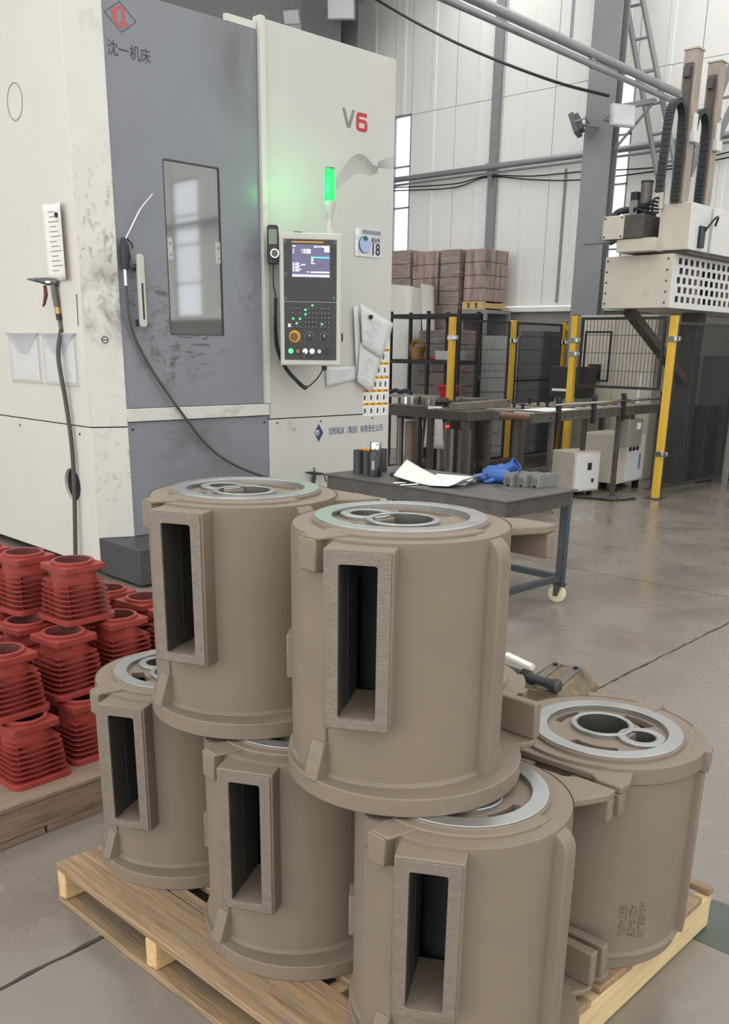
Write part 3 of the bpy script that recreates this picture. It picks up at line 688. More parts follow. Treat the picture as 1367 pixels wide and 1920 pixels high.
# left side
lp = MB(LT).plate([[(-2.6, SZ + 0.004), (0, SZ + 0.004), (0, TOP + 0.04), (-2.6, TOP + 0.04)]], -0.03, 0.0).build('side_panel', LITSIDEW, mc, 0.003)
ll = MB(LT).plate([[(-2.6, 0.05), (-0.004, 0.05), (-0.004, SZ - 0.004), (-2.6, SZ - 0.004)], circ(0.118, 40, (-0.332, 0.613))], -0.03, 0.0).build('lower_side_panel', LITSIDEW, mc, 0.003)
MB(LT).plate([circ(0.13, 40, (-0.332, 0.613))], -0.04, -0.0305).build('hole_shade', DARK, mc)  # black disc behind the opening, painted in for the darkness of the hole
MB(LT).plate([circ(0.113, 48, (-0.696, 3.12)), circ(0.107, 48, (-0.696, 3.12))], 0.0, 0.0025).build('cover_outline', INKG, lp)
for u, v in ((-1.9, 0.985), (-1.1, 0.985), (-0.16, 0.985)): MB(LT).cyl((u, v, 0), (u, v, 0.004), 0.009, n=10).build('screw', DGREY, ll)
MB(LT).prism([(-0.058, 1.70), (-0.066, 1.70), (-0.06, 1.9), (-0.048, 1.9)], 0, 0.0015).build('scrape_mark', INKD, lp)
# bevelled corner strip
s0, s1 = Vector((0, 0, 0)), Vector((FX, 0.228, 0))
su_ = (s1 - s0).normalized(); sn_ = Vector((su_.y, -su_.x, 0)); sl = (s1 - s0).length
ST = frame((0, 0, 0), su_, (0, 0, 1), sn_)
st = MB(ST).box(0.003, sl, SZ + 0.004, TOP + 0.04, -0.03, 0).build('corner_strip', STRIPW, mc, 0.003)
MB(ST).box(0.003, sl, 0.27, SZ - 0.004, -0.03, 0).build('lower_corner_strip', STRIPW, mc, 0.003)
tk = MB(ST).plate([rect(0.105, 0.165, 1.575, 1.655, 0.008)], 0, 0.002).build('symbol_tag', M('tag_grey', (190, 188, 180), 0.5), st)
MB(ST).plate([circ(0.024, 28, (0.135, 1.615)), circ(0.017, 28, (0.135, 1.615))], 0.002, 0.003).build('symbol', INKD, tk)
MB(ST).box(0.118, 0.152, 1.611, 1.618, 0.002, 0.003).build('symbol', INKD, tk)
# carcass behind the sheets
MB().box(-2.55, -0.045, 0.045, 2.79, 0.06, 3.6).build('carcass', DGREY, mc)
# grey sliding door with window
DL, DR, DB, DTp = 0.232, 1.436, 1.165, 3.683
WY0, WY1, WZ0, WZ1 = 0.62, 1.083, 1.655, 2.772
dr = MB(FT).plate([rect(DL, DR, DB, DTp), rect(WY0, WY1, WZ0, WZ1, 0.012)], -0.05, -0.012).build('sliding_door', GREY, mc, 0.003)
MB(FT).box(1.18, DR, 3.685, 3.73, -0.05, -0.015).build('door_header', STRIPW, mc)
GLASS = M('door_window_glass', (46, 50, 53), 0.04, var=0.04, scale=3, spec=0.5)
GLASS.node_tree.nodes['Principled BSDF'].inputs['IOR'].default_value = 3.3
MB(FT).box(WY0 - 0.002, WY1 + 0.002, WZ0, WZ1, -0.03, -0.021).build('window_glass', GLASS, dr)
MB(FT).plate([rect(WY0 - 0.0, WY1, WZ0, WZ1, 0.012), rect(WY0 + 0.008, WY1 - 0.008, WZ0 + 0.008, WZ1 - 0.008, 0.01)], -0.02, -0.0125).build('window_gasket', DGREY, dr)
for u in (WY0 + 0.03, WY1 - 0.03):
    MB(FT).plate([rect(u - 0.022, u + 0.022, 2.15, 2.29, 0.004), circ(0.011, 14, (u + 0.004, 2.25)), circ(0.009, 12, (u + 0.006, 2.18))], -0.0209, -0.018).build('hinge_plate', M('galv_plate', (176, 174, 168), 0.4, metal=0.3), dr)
# long door handle
hd = MB(FT).prism(rect(0.335, 0.385, 1.70, 2.16, 0.02, 4), 0.045, 0.075).build('door_handle', BOXW, dr, 0.006)
MB(FT).box(0.345, 0.375, 1.71, 1.75, -0.012, 0.046).build('handle_foot', DGREY, hd); MB(FT).box(0.345, 0.375, 2.06, 2.1, -0.012, 0.046).build('handle_foot', DGREY, hd)
MB(FT).box(0.354, 0.366, 1.75, 1.98, 0.0745, 0.077).build('handle_slot', BLACK, hd)
# sill and lower grey panel
MB(FT).box(DL - 0.004, 1.478, 1.075, 1.162, -0.06, 0.012).build('door_sill', STRIPW, mc, 0.004)
lg = MB(FT).box(DL, 1.478, 0.27, 1.07, -0.05, -0.01).build('lower_grey_panel', GREY, mc, 0.003)
for u, v in ((0.27, 1.02), (1.44, 1.02)): MB(FT).cyl((u, v, -0.01), (u, v, -0.006), 0.009, n=10).build('screw', BLACK, lg)
# jamb and right-hand front panels
MB(FT).box(1.44, 1.488, 1.165, TOP + 0.01, -0.06, 0.02).build('door_jamb', STRIPW, mc, 0.003)
rp = MB(FT).box(1.49, 2.825, SZ + 0.006, TOP, -0.04, 0.0).build('front_panel', WHITE, mc, 0.003)
rl = MB(FT).box(1.482, 2.825, 0.1, SZ - 0.002, -0.04, 0.0).build('lower_front_panel', WHITE, mc, 0.003)
MB().box(-2.6, FX - 0.041, 2.795, 2.825, 0.1, TOP).build('end_panel', WHITE, mc, 0.003)
MB().box(-2.6, -0.03, 0.03, 2.79, 3.6, 3.62).build('top_sheet', WHITE, mc)
for u, v in ((1.56, 1.01), (2.02, 1.005), (2.62, 1.005)): MB(FT).cyl((u, v, 0), (u, v, 0.004), 0.008, n=10).build('screw', DGREY, rl)
hk = MB(FT).tube([(1.695, 1.02, 0.0), (1.695, 1.0, 0.02), (1.7, 0.97, 0.03), (1.725, 0.955, 0.035), (1.745, 0.97, 0.035)], 0.005, 8).build('wire_hook', CHROME, rl)
# prints on the sheets
lgm = MB(FT)
c0 = (0.363, 3.53)
dia = [(c0[0] - 0.115, c0[1] + 0.005), (c0[0] + 0.0, c0[1] + 0.085), (c0[0] + 0.115, c0[1] - 0.005), (c0[0], c0[1] - 0.085)]
dii = [(c0[0] - 0.108, c0[1] + 0.0045), (c0[0] + 0.0, c0[1] + 0.08), (c0[0] + 0.108, c0[1] - 0.0045), (c0[0], c0[1] - 0.08)]
logo = MB(FT).plate([dia, dii], -0.012, -0.0105).build('logo_outline', INKD, dr)
lg2 = MB(FT)
def arc_band(mb, c, r0, r1, a0, a1, z0, z1, ky=1.0, n=14):
    p = [(c[0] + r1 * math.cos(R(a0 + (a1 - a0) * i / n)), c[1] + ky * r1 * math.sin(R(a0 + (a1 - a0) * i / n))) for i in range(n + 1)]
    q = [(c[0] + r0 * math.cos(R(a1 - (a1 - a0) * i / n)), c[1] + ky * r0 * math.sin(R(a1 - (a1 - a0) * i / n))) for i in range(n + 1)]
    mb.prism(p + q, z0, z1)
arc_band(lg2, c0, 0.033, 0.048, 40, 320, -0.012, -0.0103, 1.25, 22)
lg2.text('S', 0.085, 0.0012, Matrix.Translation((c0[0] - 0.042, c0[1] + 0.005, -0.0112)), bold=0.004)
lg2.box(c0[0] + 0.012, c0[0] + 0.032, c0[1] - 0.03, c0[1] + 0.03, -0.012, -0.0102).box(c0[0] - 0.005, c0[0] + 0.055, c0[1] - 0.036, c0[1] - 0.024, -0.012, -0.0101)
lg2.build('logo', INKRL, dr)
MB(FT).text('沈一机床', 0.092, 0.0015, Matrix.Translation((0.412, 3.343, -0.011)), bold=0.0, sx=0.86).build('lettering', INKD, dr)
VT = FT @ Matrix.Translation((2.31, 3.268, 0)); ST6 = FT @ Matrix.Translation((2.452, 3.262, 0))
MB(VT).prism([(-0.068, 0.064), (-0.038, 0.064), (0.0, -0.03), (0.038, 0.064), (0.068, 0.064), (0.02, -0.064), (-0.02, -0.064)], 0, 0.0012).build('lettering', INKG, rp)
MB(ST6).plate([[(0.056, 0.066), (-0.032, 0.066), (-0.052, 0.058), (-0.062, 0.036), (-0.062, -0.04), (-0.052, -0.058), (-0.034, -0.066), (0.034, -0.066), (0.053, -0.058), (0.062, -0.042), (0.062, -0.008), (0.053, 0.012), (0.036, 0.02), (-0.03, 0.02), (-0.03, 0.03), (-0.022, 0.038), (0.056, 0.038)], rect(-0.03, 0.03, -0.04, -0.004, 0.008)], 0, 0.0012).build('lettering', INKR, rp)
MB(FT).text('沈阳机床（集团）有限责任公司', 0.066, 0.0012, Matrix.Translation((2.43, 0.915, 0.001)), bold=0.0, sx=0.7).build('lettering', INKB, rl)
bl = MB(FT).plate([[(1.95, 0.912), (2.0, 0.985), (2.05, 0.912), (2.0, 0.838)], circ(0.026, 24, (1.985, 0.912))], 0, 0.0012)
bl.text('GT', 0.05, 0.0012, Matrix.Translation((2.003, 0.9, 0.0016)), bold=0.001)
bl.build('logo', INKB, rl)
# dotted wave print
dots = MB(FT)
for k in range(9):
    for i in range(38):
        f = i / 37; u = 2.19 + 0.625 * f
        v = 2.80 + 0.215 * math.sin(min(1, f / 0.62) * math.pi * 0.72) + (0.02 - 0.026 * k * (1 - abs(f - 0.72) * 1.1) * (1.0 if f < 0.72 else -0.9)) * (0.25 + abs(f - 0.72) * 2.1)
        rr = 0.0035 + 0.004 * max(0, math.sin(f * math.pi)) * (1 - k / 12)
        if f > 0.62 and k > 6: continue
        dots.prism(circ(rr, 6, (u, v)), 0, 0.0008)
stuff(dots.build('dotted_print', INKG, rp))
# operator step
sp = MB().box(-0.002, 0.53, 0.002, 2.2, 0.02, 0.268).build('operator_step', DGREY, mc, 0.006)
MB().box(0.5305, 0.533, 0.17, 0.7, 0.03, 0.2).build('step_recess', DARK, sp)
tr_ = MB()
for i in range(6):
    for j in range(28):
        x, y = 0.16 + 0.06 * i, 0.36 + 0.062 * j; a = R(45 if (i + j) % 2 else -45)
        tr_.box(-0.018, 0.018, -0.004, 0.004, 0.268, 0.271, Matrix.Translation((x, y, 0)) @ Matrix.Rotation(a, 4, 'Z'))
stuff(tr_.build('tread_pattern', DGREY, sp))
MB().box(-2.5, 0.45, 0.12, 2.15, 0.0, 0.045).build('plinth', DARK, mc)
MCM = Matrix.Translation((-5.792, 3.553, 0)) @ Matrix.Rotation(R(-3.3), 4, 'Z')
def mw(M3, u, v, w): return MCM @ (M3 @ Vector((u, v, w)))
def on_machine(name, label, cat, M3, u, v, w, grp=None):
    """a thing fixed on the machine's skin: root at the point, axes u, v, w of that skin"""
    t = thing(name, label, cat, (0, 0, 0), 0, grp)
    t.matrix_world = MCM @ M3 @ Matrix.Translation((u, v, w))
    return t

# ---------- things stuck to the left side
ev = []
for u0, u1, lab in ((-1.155, -0.645, 'clear plastic document pocket at the left edge of the white machine side'), (-0.61, -0.1, 'clear plastic document pocket under the grey air gun, right one of the pair')):
    t = on_machine('document_pocket', lab, 'document pocket', LT, (u0 + u1) / 2, 1.485, 0.001, 'document pockets on the machine side')
    a = (u1 - u0) / 2
    MB().sheet(lambda p, q: ((p * 2 - 1) * a * 0.86, (q * 2 - 1) * 0.145 - 0.012, 0.0025), 6, 6).build('paper_inside', PAPERSOFT, t)
    MB().sheet(lambda p, q: ((p * 2 - 1) * a, (q * 2 - 1) * 0.17, 0.010 + 0.006 * math.sin(math.pi * p) * math.sin(math.pi * q) + 0.0015 * math.sin(23 * p + 9 * q)), 12, 10).build('film', CLEAR, t)
    MB().prism([(-a, 0.17), (a, 0.17), (a * 0.25, 0.03), (-a * 0.25, 0.03)], 0.018, 0.0195).build('flap', CLEAR, t)
    MB().box(-a, a, 0.163, 0.172, 0.0, 0.017).build('welded_edge', M('film_edge', (196, 194, 190), 0.2), t)
    MB().box(-a, a, -0.172, -0.166, 0.0, 0.012).build('welded_edge', M('film_edge', (196, 194, 190), 0.2), t)
def printed_sheet(t, w, h, rows, seed, mat=PAPER, curl=0.0, bend=0.0, z=0.0):
    rnd = random.Random(seed)
    f = lambda p, q: ((p - 0.5) * w, (q - 0.5) * h, z + curl * (2 * p - 1) ** 2 + bend * (q - 0.5) ** 2 * 4)
    sh = MB().sheet(f, 10, 10).build('sheet', mat, t)
    sh.modifiers.new('thickness', 'SOLIDIFY').thickness = 0.0006
    for x, y, ww in rows:
        n = max(1, int(ww / 0.03)); m = MB()
        def g(p, q): a = f((x + p * ww) / w, (y + q * 0.006) / h); return (a[0], a[1], a[2] + 0.0012)
        m.sheet(g, n + 1, 1).build('print_line', INKG, t)
    return sh
t = on_machine('inspection_sheet', 'curled white inspection sheet taped above the grey air gun', 'paper sheet', LT, -0.23, 2.225, 0.012)
rows = [(0.04 + 0.01 * (k % 2), 0.42 - 0.03 * k, 0.07 + 0.09 * ((k * 7) % 3) / 3) for k in range(13)]
printed_sheet(t, 0.25, 0.47, rows, 4, PAPERSOFT, 0.03, 0.0)
MB().cyl((0.02, 0.165, 0.004), (0.02, 0.165, 0.014), 0.016, n=16).build('magnet', BLACK, t)

# ---------- grey air gun hanging on the left side
ag = thing('air_gun', 'grey air blow gun with dark red trigger hanging on the white machine side', 'air gun')
GP = M('gun_metal', (92, 92, 92), 0.4, metal=0.5, var=0.1, scale=20)
def Lp(u, v, w): return mw(LT, u, v, w)
vx = RT.copy(); vx.z = 0; vx.normalize()                     # the gun lies roughly square to the viewer
base = Lp(-0.33, 1.98, 0.05)
ag.location = base
def gl(a, b): return (vx.x * a, vx.y * a, b)
MB().tube([gl(-0.075, 0.012), gl(-0.02, 0.006), gl(0.06, 0.0)], [0.014, 0.024, 0.026], 12).build('barrel', GP, ag)
MB().cyl(gl(-0.145, 0.018), gl(-0.075, 0.012), 0.004, 0.016, 12).build('nozzle', GP, ag)
MB().tube([gl(0.03, -0.01), gl(0.035, -0.08), gl(0.042, -0.155)], [0.02, 0.022, 0.021], 12).build('grip', GP, ag)
MB().tube([gl(-0.03, -0.02), gl(-0.028, -0.08), gl(-0.045, -0.14), gl(-0.055, -0.155)], [0.012, 0.014, 0.01, 0.006], 8).build('trigger', M('dark_red_plastic', (84, 34, 34), 0.45), ag)
MB().ring(0.03, 0.022, -0.006, 0.006, 20).build('hanger_ring', CHROME, ag)
MB().cyl(gl(0.043, -0.158), gl(0.046, -0.2), 0.019, n=6).build('brass_nut', M('brass', (176, 140, 90), 0.35, metal=0.8), ag)
MB().cyl(gl(0.046, -0.2), gl(0.05, -0.24), 0.02, n=12).build('coupling', BLACK, ag)
MB().cyl(gl(0.05, -0.24), gl(0.056, -0.3), 0.013, n=12).build('hose_tail', GP, ag)
hp = [base + Vector(gl(0.056, -0.3)), Lp(-0.285, 1.5, 0.05), Lp(-0.26, 1.2, 0.035), Lp(-0.235, 0.9, 0.03), Lp(-0.24, 0.6, 0.035), Lp(-0.27, 0.3, 0.04), Lp(-0.29, 0.01, 0.05)]
MB().tube(spline([p_ - base for p_ in hp], 6), 0.0155, 10).build('hose', RUBBER, ag)

# ---------- black blow gun tucked behind the door handle
bg2 = thing('blow_gun', 'black blow gun with bent chrome wand tucked behind the door handle', 'air gun')
b0 = mw(FT, 0.272, 2.18, 0.03); bg2.location = b0
def fl(u, v, w): return mw(FT, u, v, w) - b0
MB().tube(spline([fl(0.275, 2.24, 0.035), fl(0.33, 2.33, 0.04), fl(0.4, 2.44, 0.045), fl(0.49, 2.535, 0.05)], 6), 0.006, 8).build('wand', CHROME, bg2)
MB().tube([fl(0.262, 2.255, 0.03), fl(0.268, 2.21, 0.03), fl(0.272, 2.14, 0.03), fl(0.262, 2.06, 0.03)], [0.014, 0.03, 0.036, 0.022], 12).build('gun_body', BLACK, bg2)
MB().tube([fl(0.285, 2.25, 0.04), fl(0.312, 2.22, 0.05), fl(0.318, 2.19, 0.05)], 0.006, 6).build('lever', BLACK, bg2)
MB().tube([fl(0.27, 2.1, 0.035), fl(0.3, 2.08, 0.04), fl(0.325, 2.08, 0.045)], [0.014, 0.012, 0.014], 8).build('bracket', DGREY, bg2)
MB().cyl(fl(0.262, 2.06, 0.03), fl(0.262, 1.96, 0.03), 0.012, n=12).build('coupling', CHROME, bg2)
MB().tube(spline([fl(0.262, 1.96, 0.03), fl(0.268, 1.8, 0.03), fl(0.31, 1.64, 0.02), fl(0.42, 1.44, 0.02), fl(0.56, 1.24, 0.03), fl(0.70, 1.06, 0.04), fl(0.85, 0.89, 0.04), fl(1.05, 0.745, 0.05), fl(1.34, 0.62, 0.07), fl(1.6, 0.55, 0.1), fl(1.75, 0.5, 0.08)], 6), 0.0105, 8).build('hose', RUBBER, bg2)

# ---------- third gun hanging low on the right panel, beside the cart
g3 = thing('blow_gun', 'small black blow gun hanging low on the white panel beside the steel cart', 'air gun')
b1 = mw(FT, 1.93, 0.6, 0.03); g3.location = b1
def f3(u, v, w): return mw(FT, u, v, w) - b1
MB().tube([f3(1.83, 0.605, 0.03), f3(1.93, 0.59, 0.03), f3(2.03, 0.575, 0.03)], [0.005, 0.014, 0.008], 8).build('barrel', BLACK, g3)
MB().tube([f3(1.93, 0.59, 0.03), f3(1.915, 0.53, 0.03), f3(1.9, 0.46, 0.03)], [0.016, 0.017, 0.012], 8).build('grip', BLACK, g3)
MB().tube([f3(1.97, 0.585, 0.03), f3(2.03, 0.57, 0.035), f3(2.05, 0.51, 0.035)], 0.006, 6).build('lever', BLACK, g3)
MB().tube([f3(1.935, 0.6, 0.02), f3(1.94, 0.63, 0.01), f3(1.945, 0.63, -0.03)], 0.005, 6).build('hook', BLACK, g3)

# ---------- number sign and round magnet
sg = on_machine('number_sign', 'white machine number sign reading 18', 'sign', FT, 2.535, 2.402, 0.001)
MB().prism(rect(-0.148, 0.148, -0.108, 0.108, 0.008), 0, 0.006).build('plate', M('sign_grey', (196, 199, 203), 0.35, var=0.03), sg, 0.001)
MB().box(-0.07, 0.142, 0.062, 0.094, 0.006, 0.0068).build('header_band', M('band_grey', (130, 132, 136), 0.5), sg)
MB().text('机台号', 0.042, 0.001, Matrix.Translation((0.085, 0.02, 0.0068)), bold=0.001, sx=0.8).build('lettering', INKD, sg)
MB().text('18', 0.125, 0.001, Matrix.Translation((0.083, -0.05, 0.0068)), bold=0.003, sx=0.88).build('lettering', M('sign_black', (44, 46, 50), 0.5), sg)
for x, y, w_, h_ in ((-0.125, 0.07, 0.05, 0.05), (-0.13, -0.03, 0.025, 0.09), (-0.13, -0.096, 0.03, 0.02), (-0.05, -0.094, 0.045, 0.024)):
    MB().prism(rect(x - w_ / 2, x + w_ / 2, y - h_ / 2, y + h_ / 2, 0.008), 0.006, 0.0066).build('worn_patch', PAPER, sg)
mg = on_machine('round_magnet', 'pale blue round magnet on the number sign', 'magnet', FT, 2.49, 2.385, 0.0085)
MB().cyl((0, 0, 0), (0, 0, 0.012), 0.062, n=36).build('disc', M('pale_blue', (160, 174, 214), 0.35, var=0.03), mg, 0.002)
MB().plate([circ(0.0635, 36), circ(0.0585, 36)], 0.0, 0.009).build('edge_ring', INKB, mg)
MB().prism([(-0.03, 0.05), (0.0, 0.066), (0.03, 0.05), (0.018, 0.028), (-0.018, 0.028)], 0.012, 0.0128).build('green_mark', M('leaf_green', (40, 96, 84), 0.5), mg)
# ---------- yellow headed warning stickers
for k, (v, u0) in enumerate(((1.68, 2.77), (1.57, 2.72), (1.46, 2.665), (1.345, 2.625), (1.235, 2.50), (1.125, 2.505))):
    t = on_machine('warning_sticker', ['topmost', 'second', 'third', 'fourth', 'fifth', 'lowest'][k] + ' yellow-headed instruction sticker in the column on the machine edge', 'sticker', FT, (u0 + 2.812) / 2, v, 0.0006, 'instruction stickers')
    a = (2.812 - u0) / 2
    MB().box(-a, a, -0.098, 0.012, 0, 0.0012).build('backing', PAPER, t)
    MB().box(-a, a, -0.012, 0.012, 0.0012, 0.002).build('yellow_header', INKY, t)
    n = max(1, round(2 * a / 0.07))
    for i in range(n):
        x0 = -a + 2 * a * i / n
        if a > 0.04: MB().prism([(x0 + 0.012, -0.08), (x0 + 0.03, -0.075), (x0 + 0.035, -0.05), (x0 + 0.026, -0.028), (x0 + 0.014, -0.04)], 0.0012, 0.0018).build('pictogram', INKD, t)
        m = MB()
        for r in range(4): m.box(x0 + (0.042 if a > 0.04 else 0.008), x0 + 2 * a / n - 0.008, -0.084 + 0.016 * r, -0.081 + 0.016 * r, 0.0012, 0.0018)
        m.build('print_lines', INKG, t)
        MB().box(x0 + 0.02, x0 + 2 * a / n - 0.012, -0.004, 0.004, 0.002, 0.0024).build('header_text', INKD, t)
# ---------- drawings in film sleeves hung below the pendant
def fuv(px, py):
    n = MCM.to_3x3() @ Vector((1, 0, 0)); d = (px - PP_X) / F_PX * RT - (py - PP_Y) / F_PX * UP + FW
    o = Vector((0, 0, EYE)); t_ = (MCM @ Vector((FX, 0, 0)) - o).dot(n) / d.dot(n)
    q = MCM.inverted() @ (o + t_ * d)
    return Vector((q.y, q.z, 0))
for k, (quad, lab) in enumerate((
        (((609, 726), (678, 709), (677, 686), (606, 688)), 'film sleeved drawing sticking out left under the control pendant'),
        (((664, 712), (673, 700), (668, 570), (658, 572)), 'narrow film sleeved drawing standing between the pendant and the other sheets'),
        (((662, 716), (690, 736), (710, 668), (668, 640)), 'film sleeved drawing hanging lowest beside the warning stickers'),
        (((669, 648), (708, 673), (730, 606), (666, 567)), 'film sleeved drawing with a black magnet, uppermost right of the pendant'))):
    c = [fuv(*q) for q in quad]; o0 = (c[0] + c[1] + c[2] + c[3]) / 4; c = [q - o0 for q in c]
    t = on_machine('sleeved_drawing', lab, 'paper sheet', FT, o0.x, o0.y, 0.012 + 0.014 * k, 'drawings beside the pendant')
    def g(u, v, z=0.0, s_=1.0): q = ((c[0] * (1 - u) + c[1] * u) * (1 - v) + (c[3] * (1 - u) + c[2] * u) * v) * s_; return (q.x, q.y, z + 0.003 * (2 * u - 1) ** 2)
    sh = MB().sheet(lambda u, v: g(u, v, 0.0, 0.95), 6, 6).build('sheet', PAPER, t); sh.modifiers.new('thickness', 'SOLIDIFY').thickness = 0.0008
    MB().sheet(lambda u, v: g(u, v, 0.005), 6, 6).build('film', CLEAR, t)
    rr2 = random.Random(k)
    if k != 1:
        for i in range(9):
            v0 = 0.15 + 0.075 * i; u0 = rr2.uniform(0.15, 0.4); u1 = u0 + rr2.uniform(0.12, 0.4)
            MB().sheet(lambda u, v: g(u0 + (u1 - u0) * u, v0 + 0.012 * v, 0.0012, 0.95), 3, 1).build('print_line', INKG, t)
    if k == 3: q = g(0.3, 0.8); MB().cyl((q[0], q[1], 0.006), (q[0], q[1], 0.022), 0.018, n=18).build('magnet', BLACK, t)
# ================================================================== control pendant on its swivelled box
AZ = 132.0
cn = Vector((math.sin(R(AZ)), math.cos(R(AZ)), 0)); cu_ = Vector((-cn.y, cn.x, 0))
cp = thing('control_pendant', 'white control pendant with screen, keys and yellow emergency stop', 'control panel', (-5.283, 5.172, 0), 0)
CT = frame((0, 0, 0), cu_, (0, 0, 1), cn)
CZ0, CZ1, CW = 1.452, 2.382, 0.2295
MB(CT).box(-CW, CW, CZ0, CZ1, -0.2, 0.0).build('cabinet', BOXW, cp, 0.006)
rp2 = MB(CT).plate([rect(-CW + 0.008, CW - 0.008, CZ0 + 0.01, CZ1 - 0.01, 0.005), rect(-0.199, 0.192, 1.492, 2.338, 0.006)], 0.0, 0.006).build('front_bezel', BOXW, cp, 0.002)
PB = M('pendant_black', (54, 53, 52), 0.5, var=0.06, scale=14)
up_ = MB(CT).box(-0.196, 0.189, 1.912, 2.335, 0.0005, 0.0125).build('display_unit', PB, cp, 0.003)
SCR = glow('screen_glow', (84, 82, 108), 0.85, (40, 40, 52))
sc_ = MB(CT).box(-0.138, 0.14, 2.078, 2.3, 0.0125, 0.014).build('screen', SCR, up_)
SW = glow('screen_white', (236, 238, 250), 1.0); SC = glow('screen_cyan', (70, 205, 220), 0.95); SO = M('logo_amber', (196, 150, 60), 0.4)
MB(CT).box(-0.14, 0.095, 2.312, 2.322, 0.0125, 0.0135).build('amber_bar', SO, up_)
for x, z in ((-0.185, 2.32), (0.178, 2.32), (-0.185, 2.1), (-0.185, 1.93), (0.172, 1.935)): MB(CT).box(x - 0.008, x + 0.008, z - 0.012, z + 0.012, 0.0125, 0.0132).build('corner_print', M('teal_print', (58, 104, 116), 0.5), up_)
def stext(s_, x, z, size, mat, al='LEFT'): MB(CT).text(s_, size, 0.0006, Matrix.Translation((x, z, 0.0145)), align=al).build('screen_text', mat, sc_)
stext('110.000', 0.0, 2.262, 0.022, SW, 'RIGHT'); stext('-14.000', 0.0, 2.246, 0.022, SW, 'RIGHT')
stext('X', -0.132, 2.262, 0.016, SW); stext('Z', -0.132, 2.246, 0.016, SW)
stext('MEM', -0.134, 2.288, 0.012, SW); stext('O4114 N00000', 0.138, 2.286, 0.018, SW, 'RIGHT')
sb = MB(CT); rs = random.Random(8)
for i in range(6):
    sb.box(-0.132, -0.122, 2.118 + 0.0105 * i, 2.123 + 0.0105 * i, 0.014, 0.0146); sb.box(-0.114, -0.114 + 0.025 + 0.02 * rs.random(), 2.118 + 0.0105 * i, 2.123 + 0.0105 * i, 0.014, 0.0146)
for i in range(5): sb.box(0.004, 0.008 + 0.022 * rs.random(), 2.17 + 0.009 * i, 2.1745 + 0.009 * i, 0.014, 0.0146)
for i in range(4): sb.box(0.1, 0.138, 2.252 + 0.0075 * i, 2.256 + 0.0075 * i, 0.014, 0.0146)
sb.box(-0.07, -0.04, 2.16, 2.165, 0.014, 0.0146).box(-0.03, -0.008, 2.112, 2.116, 0.014, 0.0146).box(0.002, 0.138, 2.109, 2.117, 0.014, 0.0146)
for i in range(9): sb.box(-0.13 + 0.03 * i, -0.112 + 0.03 * i, 2.086, 2.091, 0.014, 0.0146)
sb.build('screen_data', SW, sc_)
MB(CT).box(0.002, 0.136, 2.21, 2.218, 0.014, 0.0146).build('highlight_bar', SC, sc_)
MB(CT).box(-0.138, 0.14, 2.079, 2.097, 0.014, 0.0143).build('softkey_bar', glow('screen_lilac', (150, 146, 190), 0.7), sc_)
for i in range(8): MB(CT).box(0.155, 0.17, 2.085 + 0.026 * i, 2.097 + 0.026 * i, 0.0125, 0.0145).build('soft_key', BLACK, up_)
lo_ = MB(CT).box(-0.196, 0.189, 1.496, 1.905, 0.0005, 0.0125).build('operator_unit', PB, cp, 0.003)
KEYD = M('key_dark', (38, 38, 39), 0.4); KEYP = M('key_print', (150, 150, 150), 0.5)
def keypad(x0, nx, z0, nz, skip=()):
    for i in range(nx):
        for j in range(nz):
            if (i, j) in skip: continue
            x = x0 + 0.0262 * i; z = z0 - 0.0325 * j
            k = MB(CT).box(x - 0.0105, x + 0.0105, z - 0.0125, z + 0.0125, 0.0125, 0.0155).build('key', KEYD, lo_)
            MB(CT).box(x - 0.004, x + 0.004, z - 0.003, z + 0.003, 0.0155, 0.0159).build('key_mark', KEYP, k)
keypad(-0.135, 3, 1.862, 5, ((1, 1), (1, 2), (0, 3))); keypad(-0.04, 4, 1.862, 5); keypad(0.08, 3, 1.862, 5)
for x, z in ((0.012, 1.882), (-0.04, 1.85), (-0.04, 1.818), (-0.132, 1.786), (-0.082, 1.786), (-0.106, 1.753), (0.083, 1.75)):
    MB(CT).prism([(x - 0.01, z - 0.004), (x + 0.01, z - 0.004), (x + 0.005, z + 0.007), (x - 0.005, z + 0.007)], 0.0156, 0.0166).build('lit_key', GREENLED, lo_)
MB(CT).box(-0.172, -0.15, 1.728, 1.752, 0.0125, 0.0155).build('pale_key', PAPER, lo_)
def cdisc(name, x, z, r, w0, w1, mat, par, n=28, r1=None): return MB(CT).cyl((x, z, w0), (x, z, w1), r, r1, n).build(name, mat, par)
es = cdisc('emergency_stop', -0.122, 1.662, 0.043, 0.0125, 0.017, M('stop_yellow', (206, 160, 52), 0.45), lo_)
cdisc('stop_button', -0.127, 1.662, 0.028, 0.017, 0.045, M('stop_mushroom', (116, 72, 48), 0.45), es, r1=0.025)
for x in (-0.012, 0.1):
    kd = cdisc('rotary_switch', x, 1.658, 0.02, 0.0125, 0.032, BLACK, lo_)
    dl = MB(CT)
    for k in range(18): a = R(-40 + 15.3 * k); dl.box(x + 0.032 * math.cos(a) - 0.0018, x + 0.032 * math.cos(a) + 0.0018, 1.662 + 0.032 * math.sin(a) - 0.0018, 1.662 + 0.032 * math.sin(a) + 0.0018, 0.0125, 0.0131)
    dl.build('dial_marks', KEYP, kd); MB(CT).box(x - 0.003, x + 0.003, 1.662, 1.676, 0.032, 0.0325).build('pointer', PAPER, kd)
